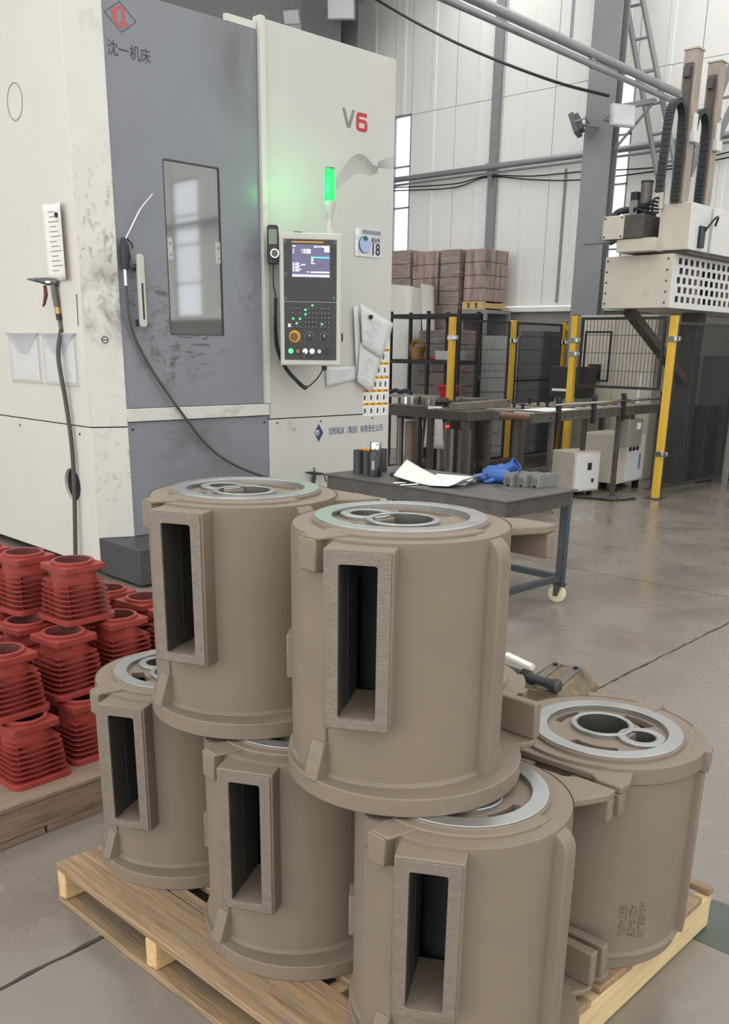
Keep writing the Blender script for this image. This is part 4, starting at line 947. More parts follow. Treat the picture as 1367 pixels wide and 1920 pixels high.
for k, (x, m_) in enumerate(((-0.152, GREENLED), (-0.1, M('amber_button', (128, 108, 64), 0.4)), (-0.045, CHROME), (0.008, CHROME), (0.062, M('white_button', (200, 200, 198), 0.4)), (0.118, BLACK))):
    b_ = cdisc('push_button', x, 1.557, 0.0195, 0.0125, 0.022, CHROME if k in (2, 3) else BLACK, lo_); cdisc('button_cap', x, 1.557, 0.015 if k else 0.0185, 0.022, 0.028, m_, b_)
ky = MB(CT).box(-0.058, -0.046, 1.5, 1.552, 0.03, 0.033).build('key_tag', IRON, lo_)
MB(CT).box(CW, CW + 0.001, CZ0 + 0.02, CZ1 - 0.02, -0.19, -0.012).build('side_door', BOXW, cp)
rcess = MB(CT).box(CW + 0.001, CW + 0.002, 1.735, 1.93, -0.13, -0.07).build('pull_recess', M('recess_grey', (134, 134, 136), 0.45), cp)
MB(CT).box(CW + 0.002, CW + 0.0025, 1.75, 1.9, -0.095, -0.075).build('recess_shadow', DGREY, rcess)  # charcoal strip painted as the shadow inside the pull recess
MB(CT).box(CW + 0.001, CW + 0.02, 1.63, 1.69, -0.1, -0.088).build('latch', BLACK, cp)
MB(CT).box(-0.11, 0.11, 1.75, 2.0, -0.30, -0.2).build('support_arm', BOXW, cp, 0.006)
arm_end = mw(FT, 1.93, 1.88, -0.02) - Vector((-5.283, 5.172, 0))
MB().tube([CT @ Vector((0.06, 1.88, -0.25)), arm_end], 0.045, 14).build('support_tube', BOXW, cp)
gl_ = MB(CT); gl_.cyl((0.105, CZ0, -0.08), (0.105, CZ0 - 0.035, -0.08), 0.02, n=14); gl_.build('cable_gland', BLACK, cp)
MB(CT).box(-0.12, -0.06, CZ1, CZ1 + 0.012, -0.1, -0.06).build('loose_clip', DGREY, cp)
# ---------- green signal lamp
sl_p = CT @ Vector((0.145, 0, -0.1))
SLX = Vector((-5.283, 5.172, 0)) + sl_p
lamp = thing('signal_lamp', 'lit green signal lamp on the control pendant', 'signal lamp', (SLX.x, SLX.y, CZ1))
MB().cyl((0, 0, 0), (0, 0, 0.05), 0.03, n=20).build('foot', BOXW, lamp, 0.003)
MB().cyl((0, 0, 0.05), (0, 0, 0.115), 0.02, 0.02, 16).build('stem', BOXW, lamp)
MB().lathe([(0.022, 0.11), (0.042, 0.2), (0.043, 0.225)], 24).build('cone', M('lamp_grey', (186, 186, 180), 0.4), lamp)
MB().lathe([(0.038, 0.226), (0.038, 0.43), (0.034, 0.437)], 24).build('lens', GREENLAMP, lamp)
MB().cyl((0, 0, 0.437), (0, 0, 0.448), 0.036, n=24).build('cap', M('lamp_cap', (90, 110, 96), 0.4), lamp, 0.003)
ld = bpy.data.lights.new('green_bulb', 'POINT'); ld.color = (0.10, 1.0, 0.28); ld.energy = 1.15; ld.shadow_soft_size = 0.04
lo = bpy.data.objects.new('green_bulb', ld); COL.objects.link(lo); lo.parent = lamp; lo.location = (0.0, -0.11, 0.33)
# ---------- hand wheel pendant with coiled cable
hw = thing('handwheel_unit', 'black hand wheel unit with a coiled cable hanging left of the pendant screen', 'hand wheel', tuple(Vector((-5.283, 5.172, 0)) + CT @ Vector((-0.275, 0, -0.04))))
HT = frame((0, 0, 0), cu_, (0, 0, 1), cn)
MB(HT).prism(rect(-0.042, 0.042, 2.165, 2.43, 0.02, 4), -0.03, 0.03).build('housing', BLACK, hw, 0.006)
MB(HT).prism(rect(-0.03, 0.03, 2.3, 2.4, 0.006), 0.03, 0.0315).build('face_plate', M('face_green', (120, 132, 122), 0.5), hw)
MB(HT).cyl((0.012, 2.235, 0.03), (0.012, 2.235, 0.06), 0.036, 0.033, 28).build('wheel', CHROME, hw, 0.002)
MB(HT).cyl((0.012, 2.235, 0.06), (0.012, 2.235, 0.066), 0.024, n=24).build('wheel_hub', IRON, hw)
hwL = hw.location.copy()
cb = [Vector((0, 0, 2.17)), Vector((0.0, 0.0, 2.1)), HT @ Vector((0.0, 2.02, 0.0)), HT @ Vector((0.015, 1.93, -0.01)), HT @ Vector((0.01, 1.7, -0.03)), HT @ Vector((0.03, 1.55, -0.05)), HT @ Vector((0.1, 1.41, -0.06)), HT @ Vector((0.21, 1.3, -0.07)), HT @ Vector((0.245, 1.285, -0.07)), HT @ Vector((0.33, 1.36, -0.06)), HT @ Vector((0.38, 1.44, -0.04))]
MB().tube(spline(cb, 6), 0.0055, 8).build('cable', BLACK, hw)
coil = []
path = spline(cb[3:9], 40); L = len(path)
for i, p in enumerate(path):
    tn = (path[min(i + 1, L - 1)] - path[max(i - 1, 0)]).normalized(); a_ = tn.orthogonal().normalized(); b_ = tn.cross(a_)
for i in range(L * 4):
    f = i / 4; k = min(int(f), L - 2); p = path[k].lerp(path[k + 1], f - k)
    tn = (path[k + 1] - path[k]).normalized(); a_ = tn.cross(cn).normalized(); b_ = tn.cross(a_)
    an = i * 2 * math.pi / 9
    coil.append(p + 0.0125 * (math.cos(an) * a_ + math.sin(an) * b_))
MB().tube(coil, 0.0042, 5).build('coiled_cable', BLACK, hw)
# ================================================================== steel cart beside the machine
ct = thing('steel_cart', 'dark steel bench cart on white casters beside the machine', 'cart', (-4.6, 4.655, 0), R(-2.6))
CX, CYD, CH = 1.545, 0.72, 0.75
MB().box(-0.02, CX + 0.02, -0.015, CYD + 0.02, CH - 0.012, CH).build('top_plate', IRONTOP, ct, 0.003)
for y in (0.0, CYD - 0.05): MB().box(0, CX, y, y + 0.05, CH - 0.105, CH - 0.0125).build('apron', IRON, ct, 0.003)
for x in (0.0, CX - 0.05): MB().box(x, x + 0.05, 0.051, CYD - 0.051, CH - 0.105, CH - 0.0125).build('apron', IRON, ct, 0.003)
SL = M('blue_grey_angle', (70, 73, 78), 0.45, metal=0.4, var=0.12, scale=8, dirt=((108, 84, 66), 0.64, 0.8, 9))
for x in (0.004, CX - 0.054):
    for y in (0.004, CYD - 0.054):
        MB().box(x, x + 0.05, y, y + 0.006, 0.13, CH - 0.1055).box(x if x < 1 else x + 0.044, x + 0.006 if x < 1 else x + 0.05, y, y + 0.05, 0.13, CH - 0.1055).build('leg', SL, ct, 0.002)
        cx, cy = x + 0.025, y + 0.025
        ca = MB().box(cx - 0.035, cx + 0.035, cy - 0.035, cy + 0.035, 0.122, 0.1295).build('caster', IRON, ct)
        MB().prism([(-0.03, 0.122), (0.03, 0.122), (0.0, 0.045), (-0.03, 0.045)], -0.028, -0.024, frame((cx, cy, 0), (1, 0, 0), (0, 0, 1), (0, -1, 0))).prism([(-0.03, 0.122), (0.03, 0.122), (0.0, 0.045), (-0.03, 0.045)], 0.024, 0.028, frame((cx, cy, 0), (1, 0, 0), (0, 0, 1), (0, -1, 0))).box(cx - 0.03, cx + 0.03, cy - 0.028, cy + 0.028, 0.118, 0.1215).build('caster_fork', IRON, ca)
        MB().lathe([(0.012, -0.02), (0.048, -0.02), (0.058, -0.014), (0.058, 0.014), (0.048, 0.02), (0.012, 0.02)], 28).build('caster_wheel', M('cream_nylon', (206, 198, 166), 0.4, var=0.06, scale=30), ca)
        wheel = ca.children[-1]; wheel.rotation_euler = (R(90), 0, R(14)); wheel.location = (cx - 0.015, cy, 0.058)
        MB().cyl((cx - 0.015, cy - 0.032, 0.058), (cx - 0.015, cy + 0.032, 0.058), 0.012, n=12).build('axle', IRON, ca)
for y in (0.01, CYD - 0.05): MB().box(0.055, CX - 0.055, y, y + 0.04, 0.15, 0.19).build('lower_rail', SL, ct, 0.002)
for x in (0.01, CX - 0.05, 0.5, 1.0): MB().box(x, x + 0.04, 0.051, CYD - 0.051, 0.151, 0.189).build('lower_rail', SL, ct, 0.002)
MB().box(0.06, CX - 0.5, 0.052, CYD - 0.052, 0.19, 0.194).build('lower_shelf', IRONTOP, ct)
def on_cart(u, v): return ct.matrix_basis @ Vector((u, v, CH))
def cartpt(px, py, dz=0.0): p = at(px, py, Z=CH); return Vector((p.x, p.y, CH + dz))
# bottle
p = cartpt(703, 893)
bt = thing('thermos_bottle', 'black thermos bottle with a steel cap on the cart', 'bottle', tuple(p))
MB().lathe([(0.044, 0.0), (0.047, 0.004), (0.047, 0.155), (0.042, 0.175), (0.036, 0.182)], 28).build('body', M('bottle_black', (32, 33, 36), 0.3, var=0.05, spec=0.6), bt)
MB().lathe([(0.038, 0.183), (0.038, 0.226), (0.035, 0.232)], 28).build('cap', CHROME, bt)
MB().sheet(lambda q, r: (0.0478 * math.cos(R(-78 + 26 * q)), 0.0478 * math.sin(R(-78 + 26 * q)), 0.05 + 0.06 * r), 6, 1).build('print', M('bottle_print', (150, 150, 152), 0.5), bt)
for i, (px, py, lab) in enumerate(((672, 887, 'short dark sleeve standing leftmost on the cart beside the bottle'), (689, 889, 'short dark sleeve with a yellow knob, just left of the bottle'), (716, 884, 'short dark sleeve half hidden behind the thermos bottle'))):
    p = cartpt(px, py)
    t = thing('steel_sleeve', lab, 'sleeve', tuple(p), 0, 'dark sleeves on the cart')
    MB().lathe([(0.028, 0.0), (0.036, 0.0), (0.036, 0.16), (0.028, 0.16)], 24, closed=True).build('tube', M('sleeve_black', (58, 57, 56), 0.45, var=0.08), t)
    if i == 1: MB().box(-0.05, 0.03, -0.012, 0.012, 0.16, 0.18).build('yellow_knob', M('knob_yellow', (200, 150, 40), 0.45), t, 0.004)
# papers and folder
def loose_sheet(name, label, cat, corners, lift, mat=PAPER, thick=0.0008, curl=None):
    c = [Vector(q) for q in corners]
    o0 = sum(c, Vector()) / 4
    def f(u, v):
        q = (c[0] * (1 - u) + c[1] * u) * (1 - v) + (c[3] * (1 - u) + c[2] * u) * v
        z = lift(u, v)
        return (q.x - o0.x, q.y - o0.y, z)
    o = MB().sheet(f, 14, 10).build(name, mat); o.location = (o0.x, o0.y, CH)
    o.modifiers.new('thickness', 'SOLIDIFY').thickness = thick
    return tag(o, label, cat)
def cq(*pp): return [cartpt(*q) for q in pp]
loose_sheet('drawing_folder', 'thick cream folder propped up on the cart beside the bottle', 'folder', cq((738, 905), (808, 912), (846, 905), (762, 884)), lambda u, v: 0.012 + 0.075 * (1 - u) ** 1.6 * (0.55 + 0.45 * v), M('folder_cream', (220, 218, 211), 0.7, var=0.02), 0.008)
loose_sheet('paper_sheet', 'flat white paper sheet between the cream folder and the curled sheet', 'paper sheet', cq((810, 909), (872, 911), (892, 895), (818, 891)), lambda u, v: 0.004 + 0.008 * (1 - u))
loose_sheet('paper_sheet', 'curled white paper sheet beside the blue gloves', 'paper sheet', cq((805, 914), (866, 917), (914, 904), (822, 901)), lambda u, v: 0.0125 + 0.07 * max(0, u - 0.55) ** 1.5 * 2.2)
for i, (a, b) in enumerate((((737, 908), (800, 905)), ((750, 912), (806, 908)))):
    q0, q1 = cartpt(*a), cartpt(*b)
    o = MB().tube([(0, 0, 0.006), (q1.x - q0.x, q1.y - q0.y, 0.006)], 0.006, 8).build('steel_rod', CHROME); o.location = q0
    tag(o, ['thin steel rod under the cream folder, farther from the cart edge', 'thin steel rod under the cream folder, nearer the cart edge'][i], 'rod', 'rods on the cart')
# blue rubber gloves
BLUE = M('blue_rubber', (52, 92, 160), 0.45, var=0.08, scale=12, spec=0.5)
def glove(label, p0, p1, r1):
    t = thing('rubber_glove', label, 'glove', tuple(p0), 0, 'blue rubber gloves')
    d = p1 - p0
    pts = [Vector((0, 0, 0.047)), d * 0.3 + Vector((0, 0, 0.03)), d * 0.55 + Vector((0, 0, 0.01)), d * 0.8, d]
    MB().tube(spline(pts, 4), [0.035 + (r1 - 0.035) * (i / 16) ** 1.4 if i > 4 else 0.045 for i in range(17)], 16, caps=False).build('sleeve', BLUE, t)
    lp_ = MB(); dd = d.normalized(); u = dd.orthogonal().normalized(); w = dd.cross(u)
    lp_.tube([d + r1 * (math.cos(a) * u + math.sin(a) * w) for a in [2 * math.pi * i / 20 for i in range(21)]], 0.004, 6).build('cuff', BLUE, t)
    back = -Vector((d.x, d.y, 0)).normalized()
    side = Vector((-back.y, back.x, 0))
    MB().tube([Vector((0, 0, 0.047)), back * 0.05 + Vector((0, 0, 0.045)), back * 0.09 + Vector((0, 0, 0.03))], [0.045, 0.044, 0.03], 12).build('palm', BLUE, t)
    for k in range(4): MB().tube([back * 0.085 + side * (-0.03 + 0.02 * k) + Vector((0, 0, 0.022)), back * 0.13 + side * (-0.036 + 0.024 * k) + Vector((0, 0, 0.014)), back * (0.155 + 0.008 * (k in (1, 2))) + side * (-0.038 + 0.025 * k) + Vector((0, 0, 0.011))], [0.013, 0.012, 0.008], 8).build('finger', BLUE, t)
    MB().tube([back * 0.03 + side * 0.04 + Vector((0, 0, 0.025)), back * 0.06 + side * 0.07 + Vector((0, 0, 0.014)), back * 0.085 + side * 0.078 + Vector((0, 0, 0.012))], [0.016, 0.013, 0.008], 8).build('thumb', BLUE, t)
    return t
tv = FW.copy(); tv.z = 0; tv.normalize()
g0 = cartpt(931, 898)
glove('blue rubber glove with its cuff pointing up on the cart', g0, g0 + vx * 0.12 - tv * 0.06 + Vector((0, 0, 0.11)), 0.045)
g1 = cartpt(938, 906)
glove('blue rubber glove lying against the grey steel blocks', g1, g1 + vx * 0.12 - tv * 0.07 + Vector((0, 0, 0.055)), 0.038)
# steel jaw blocks
for i in range(3):
    p = cartpt(954 + 25 * i, 911 + 1.5 * i)
    t = thing('jaw_block', ['grey stepped steel block next to the blue gloves', 'middle grey stepped steel block on the cart', 'grey stepped steel block nearest the cart corner'][i], 'steel block', (p.x, p.y + 0.03, CH), R(-6), 'steel jaw blocks')
    S_ = M('block_steel', (136, 136, 134), 0.4, metal=0.5, var=0.12, scale=20)
    MB().prism([(-0.036, 0), (-0.012, 0), (-0.012, 0.012), (0.012, 0.012), (0.012, 0), (0.036, 0), (0.036, 0.075), (-0.036, 0.075)], -0.1, 0.1, frame((0, 0.06, 0), (1, 0, 0), (0, 0, 1), (0, -1, 0))).build('block', S_, t, 0.002)
    for k in range(5): MB().box(-0.036, 0.036, -0.03 + 0.038 * k, -0.01 + 0.038 * k, 0.0752, 0.081).build('serration', S_, t)
    MB().box(-0.02, 0.02, -0.043, -0.04, 0.02, 0.055).build('step_face', M('step_dark', (112, 110, 106), 0.4, metal=0.5, var=0.2, scale=60), t)
cl_ = MB().box(-0.07, 0.07, -0.012, 0.012, 0, 0.006).build('steel_rule', CHROME, None, 0.001, loc=tuple(cartpt(942, 915)), rotz=R(-10)); tag(cl_, 'small steel rule in front of the stepped blocks on the cart', 'ruler')
dk = MB().tube([(-0.1, 0, 0.02), (-0.03, 0.03, 0.024), (0.05, 0.0, 0.02), (0.1, 0.03, 0.02)], [0.012, 0.022, 0.02, 0.01], 8).build('dark_rag', M('navy_rag', (42, 46, 60), 0.8, var=0.1), None, loc=tuple(cartpt(752, 898))); tag(dk, 'dark rag tucked under the propped cream folder', 'rag')

# ================================================================== work tables and conveyor in the cell behind
ROLL = M('roller_steel', (140, 134, 126), 0.4, metal=0.5, var=0.1, scale=6)
BAR = M('ground_bar_steel', (142, 138, 132), 0.34, metal=0.75, var=0.12, scale=4, stretch=(1, 1, 0.3))
TABLE = M('greasy_table', (86, 80, 74), 0.6, metal=0.2, var=0.14, scale=5, dirt=((56, 50, 44), 0.56, 0.76, 5))
wt = thing('storage_bench', 'dark steel bench holding upright round bars, right of the machine', 'bench', (-8.08, 9.2, 0))
BW, BD, BH = 1.1, 0.7, 0.9
MB().box(0, BW, 0, BD, BH - 0.015, BH).build('top_plate', TABLE, wt, 0.003)
MB().box(0, BW, 0, 0.05, BH - 0.13, BH - 0.0155).build('apron', TABLE, wt, 0.003)
MB().box(0, BW, BD - 0.05, BD, BH - 0.13, BH - 0.0155).build('apron', TABLE, wt, 0.003)
for x in (0.0, 0.52, BW - 0.07):
    for y in (0.0, BD - 0.07): MB().box(x, x + 0.07, y + 0.001, y + 0.069, 0.0, BH - 0.131).build('leg', TABLE, wt, 0.003)
MB().box(0.01, BW - 0.01, 0.08, BD - 0.08, 0.1, 0.13).build('lower_shelf', TABLE, wt, 0.003)
def bars(root_label, x0, y0, spec, zb, grp):
    for i, (dx, dy, r, h, m_) in enumerate(spec):
        o = MB().cyl((0, 0, 0), (0, 0, h), r, n=24).build('round_bar', m_, None, 0.004, loc=(x0 + dx, y0 + dy, zb)); yield o
ordn = ['first', 'second', 'third', 'fourth', 'fifth', 'sixth', 'seventh', 'eighth']
CARDB = M('wrapped_stack', (150, 132, 116), 0.6, var=0.1, scale=10)
sp_ = [(0.15, 0.17, 0.045, 0.6, BAR), (0.3, 0.22, 0.085, 0.56, CARDB), (0.47, 0.17, 0.04, 0.5, BAR), (0.66, 0.2, 0.055, 0.58, BAR), (0.82, 0.2, 0.075, 0.6, BAR), (0.96, 0.4, 0.07, 0.6, BAR)]
for i, o in enumerate(bars('', -8.08, 9.2, sp_, 0.131, '')): tag(o, ordn[i] + (' upright round bar from the machine side, stored under the dark bench' if i != 1 else ' upright round stack from the machine side, wrapped in brown, under the dark bench'), 'steel bar', 'bars under the bench')
hs = thing('hanging_list', 'white printed list hanging on the dark bench front', 'paper sheet', (-7.2, 9.17, 0.67))
printed_sheet_rows = [(0.03, 0.05 + 0.028 * k, 0.15 + 0.05 * (k % 3)) for k in range(14)]
f = lambda p, q: ((p - 0.5) * (0.32 - 0.1 * q), -0.02 - 0.03 * math.sin(3 * p), (q - 0.5) * 0.5)
sh = MB().sheet(f, 10, 8).build('sheet', PAPER, hs); sh.modifiers.new('thickness', 'SOLIDIFY').thickness = 0.001
for k in range(12): MB().box(-0.1, -0.1 + 0.1 + 0.06 * ((k * 5) % 3) / 2, -0.0545, -0.053, -0.2 + 0.03 * k, -0.194 + 0.03 * k).build('print_line', INKG, hs)
MB().cyl((0.03, -0.06, 0.21), (0.03, -0.03, 0.21), 0.02, n=14).build('magnet', DGREY, hs)
MB().lathe([(0.0, -0.03), (0.022, -0.02), (0.03, 0.0), (0.022, 0.02), (0.0, 0.03)], 14).build('red_indicator', glow('red_indicator', (255, 50, 20), 1.2), wt, loc=(BW - 0.035, -0.02, 0.68))
# things on the bench
st1 = MB().lathe([(0.0, 0), (0.14, 0), (0.14, 0.1), (0.12, 0.1), (0.12, 0.02), (0.0, 0.02)], 36).build('steel_ring', CHROME, None, 0.002, loc=(-7.87, 9.5, BH)); tag(st1, 'bright turned steel ring on the dark bench by the machine edge', 'steel ring', 'turned rings')
st2 = MB().lathe([(0.05, 0), (0.13, 0), (0.13, 0.085), (0.05, 0.085)], 36, closed=True).build('steel_ring', BAR, None, 0.002, loc=(-7.56, 9.58, BH)); tag(st2, 'duller turned steel ring, second on the dark bench', 'steel ring', 'turned rings')
for i, (x, y, lab) in enumerate(((-7.3, 9.4, 'pile of dark greasy chain on the dark bench'), (-7.12, 9.62, 'tangle of greasy fittings at the bench corner'))):
    rnd = random.Random(i); m = MB()
    pts = [(rnd.uniform(-0.13, 0.13), rnd.uniform(-0.1, 0.1), 0.03 + 0.05 * rnd.random()) for _ in range(12)]
    m.tube(spline(pts, 5), 0.026, 7)
    o = m.build('greasy_chain', M('grease_black', (44, 40, 37), 0.5, var=0.2, scale=30), None, loc=(x, y, BH)); tag(o, lab, 'chain')
# roller conveyor along the hall
cv = thing('roller_conveyor', 'long grey roller conveyor on thin legs running past the yellow posts', 'conveyor', (-5.0, 7.9, 0))
CL = 2.9
for x in (0.0, -0.42): MB().box(x - 0.05, x, 0, CL, 0.91, 1.0).build('side_beam', TABLE, cv, 0.003)
MB().box(-0.02, 0.012, 0.02, CL, 1.0005, 1.012).build('top_strip', ROLL, cv)
for y in (0.35, 1.74, 2.75):
    for x in (-0.045, -0.465):
        lg_ = MB().box(x, x + 0.045, y, y + 0.05, 0.03, 0.9095).build('leg', IRON, cv, 0.003)
        MB().cyl((x + 0.022, y + 0.025, 0.0), (x + 0.022, y + 0.025, 0.03), 0.09, 0.05, 16).build('foot', IRON, lg_)
MB().cyl((-0.42, 0.06, 0.965), (-0.05, 0.06, 0.965), 0.032, n=14).build('roller', M('rusty_roller', (128, 100, 84), 0.45, metal=0.3, var=0.15, scale=12), cv)
for k in range(11): MB().cyl((-0.42, 0.3 + 0.24 * k, 0.965), (-0.05, 0.3 + 0.24 * k, 0.965), 0.032, n=12).build('roller', ROLL, cv)
hol = MB()
for k in range(18): hol.cyl((0.0, 0.3 + 0.14 * k, 0.955), (0.0015, 0.3 + 0.14 * k, 0.955), 0.014, n=8)
stuff(hol.build('hole_row', BLACK, cv))
for y in (0.4, 1.1, 1.75, 2.7):
    b_ = MB().box(-0.01, 0.03, y, y + 0.05, 0.86, 1.12).build('guide_bracket', BLACK, cv, 0.003)
    MB().cyl((0.0, y + 0.025, 1.12), (0.0, y + 0.025, 1.15), 0.03, n=10).build('bracket_knob', BLACK, b_)
MB().cyl((0.035, 0.3, 1.075), (0.035, 2.8, 1.075), 0.014, n=8).build('guide_rail', CHROME, cv)
cv2 = thing('roller_conveyor', 'second grey conveyor table farther left, heaped with clamps', 'conveyor', (-6.05, 9.15, 0))
MB().box(-0.75, 0.08, 0, 2.1, 0.86, 0.93).build('bed', M('scale_bed', (150, 140, 128), 0.6, var=0.14, scale=6, dirt=((96, 86, 76), 0.58, 0.8, 4)), cv2, 0.004)
for y in (0.1, 1.0, 1.95):
    for x in (-0.7, 0.0): MB().box(x, x + 0.06, y, y + 0.06, 0.0, 0.859).build('leg', TABLE, cv2, 0.003)
MB().box(-0.63, 0.0, 0.17, 1.94, 0.25, 0.29).build('lower_rail', TABLE, cv2)
for k in range(9):
    a = -0.68 + 0.088 * k; y = 0.12 + 0.22 * ((k * 5) % 8)
    c_ = MB().cyl((a, y, 0.93), (a, y, 0.985), 0.018, n=8).build('clamp', BLACK, cv2); MB().cyl((a, y, 0.985), (a, y, 1.0), 0.034, n=10).build('clamp_knob', BLACK, c_)
for y in (0.25, 0.8, 1.6): MB().box(-0.6, 0.05, y, y + 0.03, 0.931, 0.945, Matrix.Translation((0, 0, 0))).build('guide_bar', CHROME, cv2)
# long beam resting on the bench and conveyor
bm_ = MB().box(-0.06, 0.06, -0.3, 0.95, 0.032, 0.11).build('square_tube', M('dull_tube', (132, 126, 116), 0.5, metal=0.3, var=0.12, scale=6), None, 0.004, loc=(-6.5, 8.85, 0.9), rotz=R(6)); tag(bm_, 'square steel tube lying across the conveyor end beside the dark bench', 'steel tube')
tsup = thing('trestle', 'dark steel trestle carrying the square tube', 'trestle', (-6.5, 8.72, 0))
MB().box(-0.3, 0.3, -0.25, 0.25, 0.83, 0.931).build('top', TABLE, tsup, 0.003)
for x in (-0.28, 0.22):
    for y in (-0.24, 0.18): MB().box(x, x + 0.06, y, y + 0.06, 0, 0.829).build('leg', TABLE, tsup)
sp2 = [(-0.18, 0.0, 0.075, 0.72, BAR), (0.02, -0.02, 0.08, 0.72, BAR)]
for i, (dx, dy, r, h, m_) in enumerate(sp2):
    o = MB().cyl((0, 0, 0), (0, 0, h), r, n=24).build('round_bar', m_, None, 0.004, loc=(-6.42 + dx, 8.72 + dy, 0.0)); tag(o, ['thick upright round bar under the trestle, nearer the bench', 'thick upright round bar under the trestle, nearer the conveyor'][i], 'steel bar', 'bars under the trestle')
ps = MB().box(-0.2, 0.2, -0.3, 0.3, 0, 0.003).build('paper_on_conveyor', PAPER, None, loc=(-5.26, 8.6, 1.0), rotz=R(4)); tag(ps, 'white sheet lying on the conveyor rollers', 'paper sheet')
# red bowl with scrap
bw = thing('plastic_bowl', 'red plastic bowl with grey cloth in it on the table behind', 'bowl', tuple(Vector((at(833, 733, Z=0.932).x * 0.0 - 8.22, 10.72, 0.93))))
MB().lathe([(0.0, 0.0), (0.1, 0.0), (0.135, 0.1), (0.155, 0.15), (0.185, 0.155), (0.185, 0.162), (0.148, 0.16), (0.128, 0.1), (0.095, 0.01), (0.0, 0.01)], 32).build('shell', M('red_plastic', (196, 44, 62), 0.35, var=0.05, spec=0.6), bw)
MB().lathe([(0.125, 0.1), (0.1, 0.14), (0.05, 0.155), (0.0, 0.16)], 20).build('cloth', M('grey_cloth', (104, 98, 92), 0.9, var=0.2, scale=20), bw)
btab = thing('low_table', 'plain grey table behind the dark bench carrying the red bowl', 'table', (-9.4, 10.6, 0))
MB().box(0, 1.6, 0, 0.5, 0.9, 0.93).build('top', M('pale_table', (150, 144, 136), 0.6, var=0.08), btab, 0.003)
for x in (0.02, 1.52):
    for y in (0.02, 0.42): MB().box(x, x + 0.06, y, y + 0.06, 0, 0.899).build('leg', TABLE, btab)
rg = MB().tube(spline([(-0.2, 0, 0.03), (-0.1, 0.03, 0.06), (0, 0, 0.04), (0.1, 0.02, 0.06), (0.22, 0.0, 0.03)], 4), [0.03] * 17, 8).build('rag', M('navy_rag', (42, 46, 60), 0.8, var=0.1), None, loc=(-9.1, 10.72, 0.93)); tag(rg, 'dark blue rag on the table beside the machine edge', 'rag')
# black shelf rack
rk = thing('shelf_rack', 'black steel shelf rack behind the bench', 'shelf rack', (-9.75, 11.2, 0))
for z in (0.62, 1.36, 2.0): MB().box(0, 1.32, 0, 0.5, z, z + 0.06).build('shelf', BLACK, rk, 0.003)
for x in (0.0, 0.72, 1.28):
    for y in (0.0, 0.46): MB().box(x, x + 0.045, y + 0.001, y + 0.039, 0.0, 2.1).build('upright', BLACK, rk)
bk = thing('tin_bucket', 'rusty tin bucket on the black shelf rack', 'bucket', (-9.35, 11.4, 1.42))
MB().lathe([(0.0, 0), (0.09, 0), (0.13, 0.18), (0.126, 0.18), (0.086, 0.01), (0.0, 0.01)], 24).build('pail', M('rusty_tin', (150, 116, 70), 0.5, metal=0.3, var=0.25, scale=12), bk)
MB().tube(spline([(-0.12, 0, 0.17), (-0.08, 0, 0.24), (0, 0, 0.26), (0.08, 0, 0.23), (0.12, 0, 0.17)], 4), 0.03, 8).build('rag', M('ochre_rag', (128, 96, 48), 0.8, var=0.3, scale=20), bk)
tbx = MB().box(-0.2, 0.2, -0.12, 0.12, 0, 0.13).build('parts_tray', M('tray_grey', (160, 164, 160), 0.5, var=0.1), None, 0.01, loc=(-8.72, 11.4, 1.42), rotz=R(8)); tag(tbx, 'pale parts tray on the black shelf rack beside the yellow post', 'tray')
rdb = MB().box(-0.14, 0.1, -0.05, 0.05, 0, 0.05).build('red_tool', M('red_plastic2', (150, 44, 50), 0.5), None, 0.01, loc=(-8.98, 11.3, 1.42)); tag(rdb, 'small red tool on the black shelf rack', 'tool')
# ---------- wrapped cartons and covered heap by the wall
CART = M('film_wrapped_carton', (140, 126, 120), 0.35, var=0.25, scale=5, stretch=(1, 1, 7), coord='World', dirt=[((178, 172, 168), 0.56, 0.7, 3), ((96, 84, 80), 0.56, 0.75, 4)], spec=0.6)
CART2 = M('film_wrapped_carton_pink', (160, 138, 130), 0.3, var=0.25, scale=4, stretch=(6, 6, 0.6), coord='World', dirt=[((112, 98, 94), 0.5, 0.6, 2), ((190, 176, 170), 0.58, 0.68, 3)], spec=0.6)
def carton(label, x0, x1, y0, y1, z0, z1, m_, pal_=False, seed=0):
    t = thing('wrapped_pallet_load', label, 'wrapped load', ((x0 + x1) / 2, (y0 + y1) / 2, z0), 0, 'wrapped carton loads by the wall')
    hx, hy, h = (x1 - x0) / 2, (y1 - y0) / 2, z1 - z0
    b = 0.12 if pal_ else 0.0
    n = max(2, round((h - b) / 0.2)); rnd = random.Random(seed)
    for k in range(n):
        j = rnd.uniform(-0.012, 0.012)
        MB().box(-hx + j + 0.01, hx + j - 0.01, -hy, hy, b + (h - b) * k / n + 0.001, b + (h - b) * (k + 1) / n - 0.001).build('carton_layer', m_, t, 0.012)
    if pal_:
        for y in (-hy, hy - 0.09): MB().box(-hx, hx, y, y + 0.09, 0.098, 0.118).build('pallet_board', WOODEND, t)
        for x in (-hx, -0.05, hx - 0.1): MB().box(x, x + 0.1, -hy + 0.001, hy - 0.001, 0.02, 0.0975).build('pallet_block', WOODEND, t)
        for y in (-hy, hy - 0.09): MB().box(-hx, hx, y, y + 0.09, 0.0, 0.0195).build('pallet_board', WOODEND, t)
    return t
carton('film wrapped carton load, lower one behind the black rack', -11.2, -9.62, 12.7, 13.4, 0.0, 2.25, CART, False, 1)
carton('film wrapped carton load, upper left one against the wall', -11.3, -10.62, 12.7, 13.4, 2.25, 3.12, CART, False, 2)
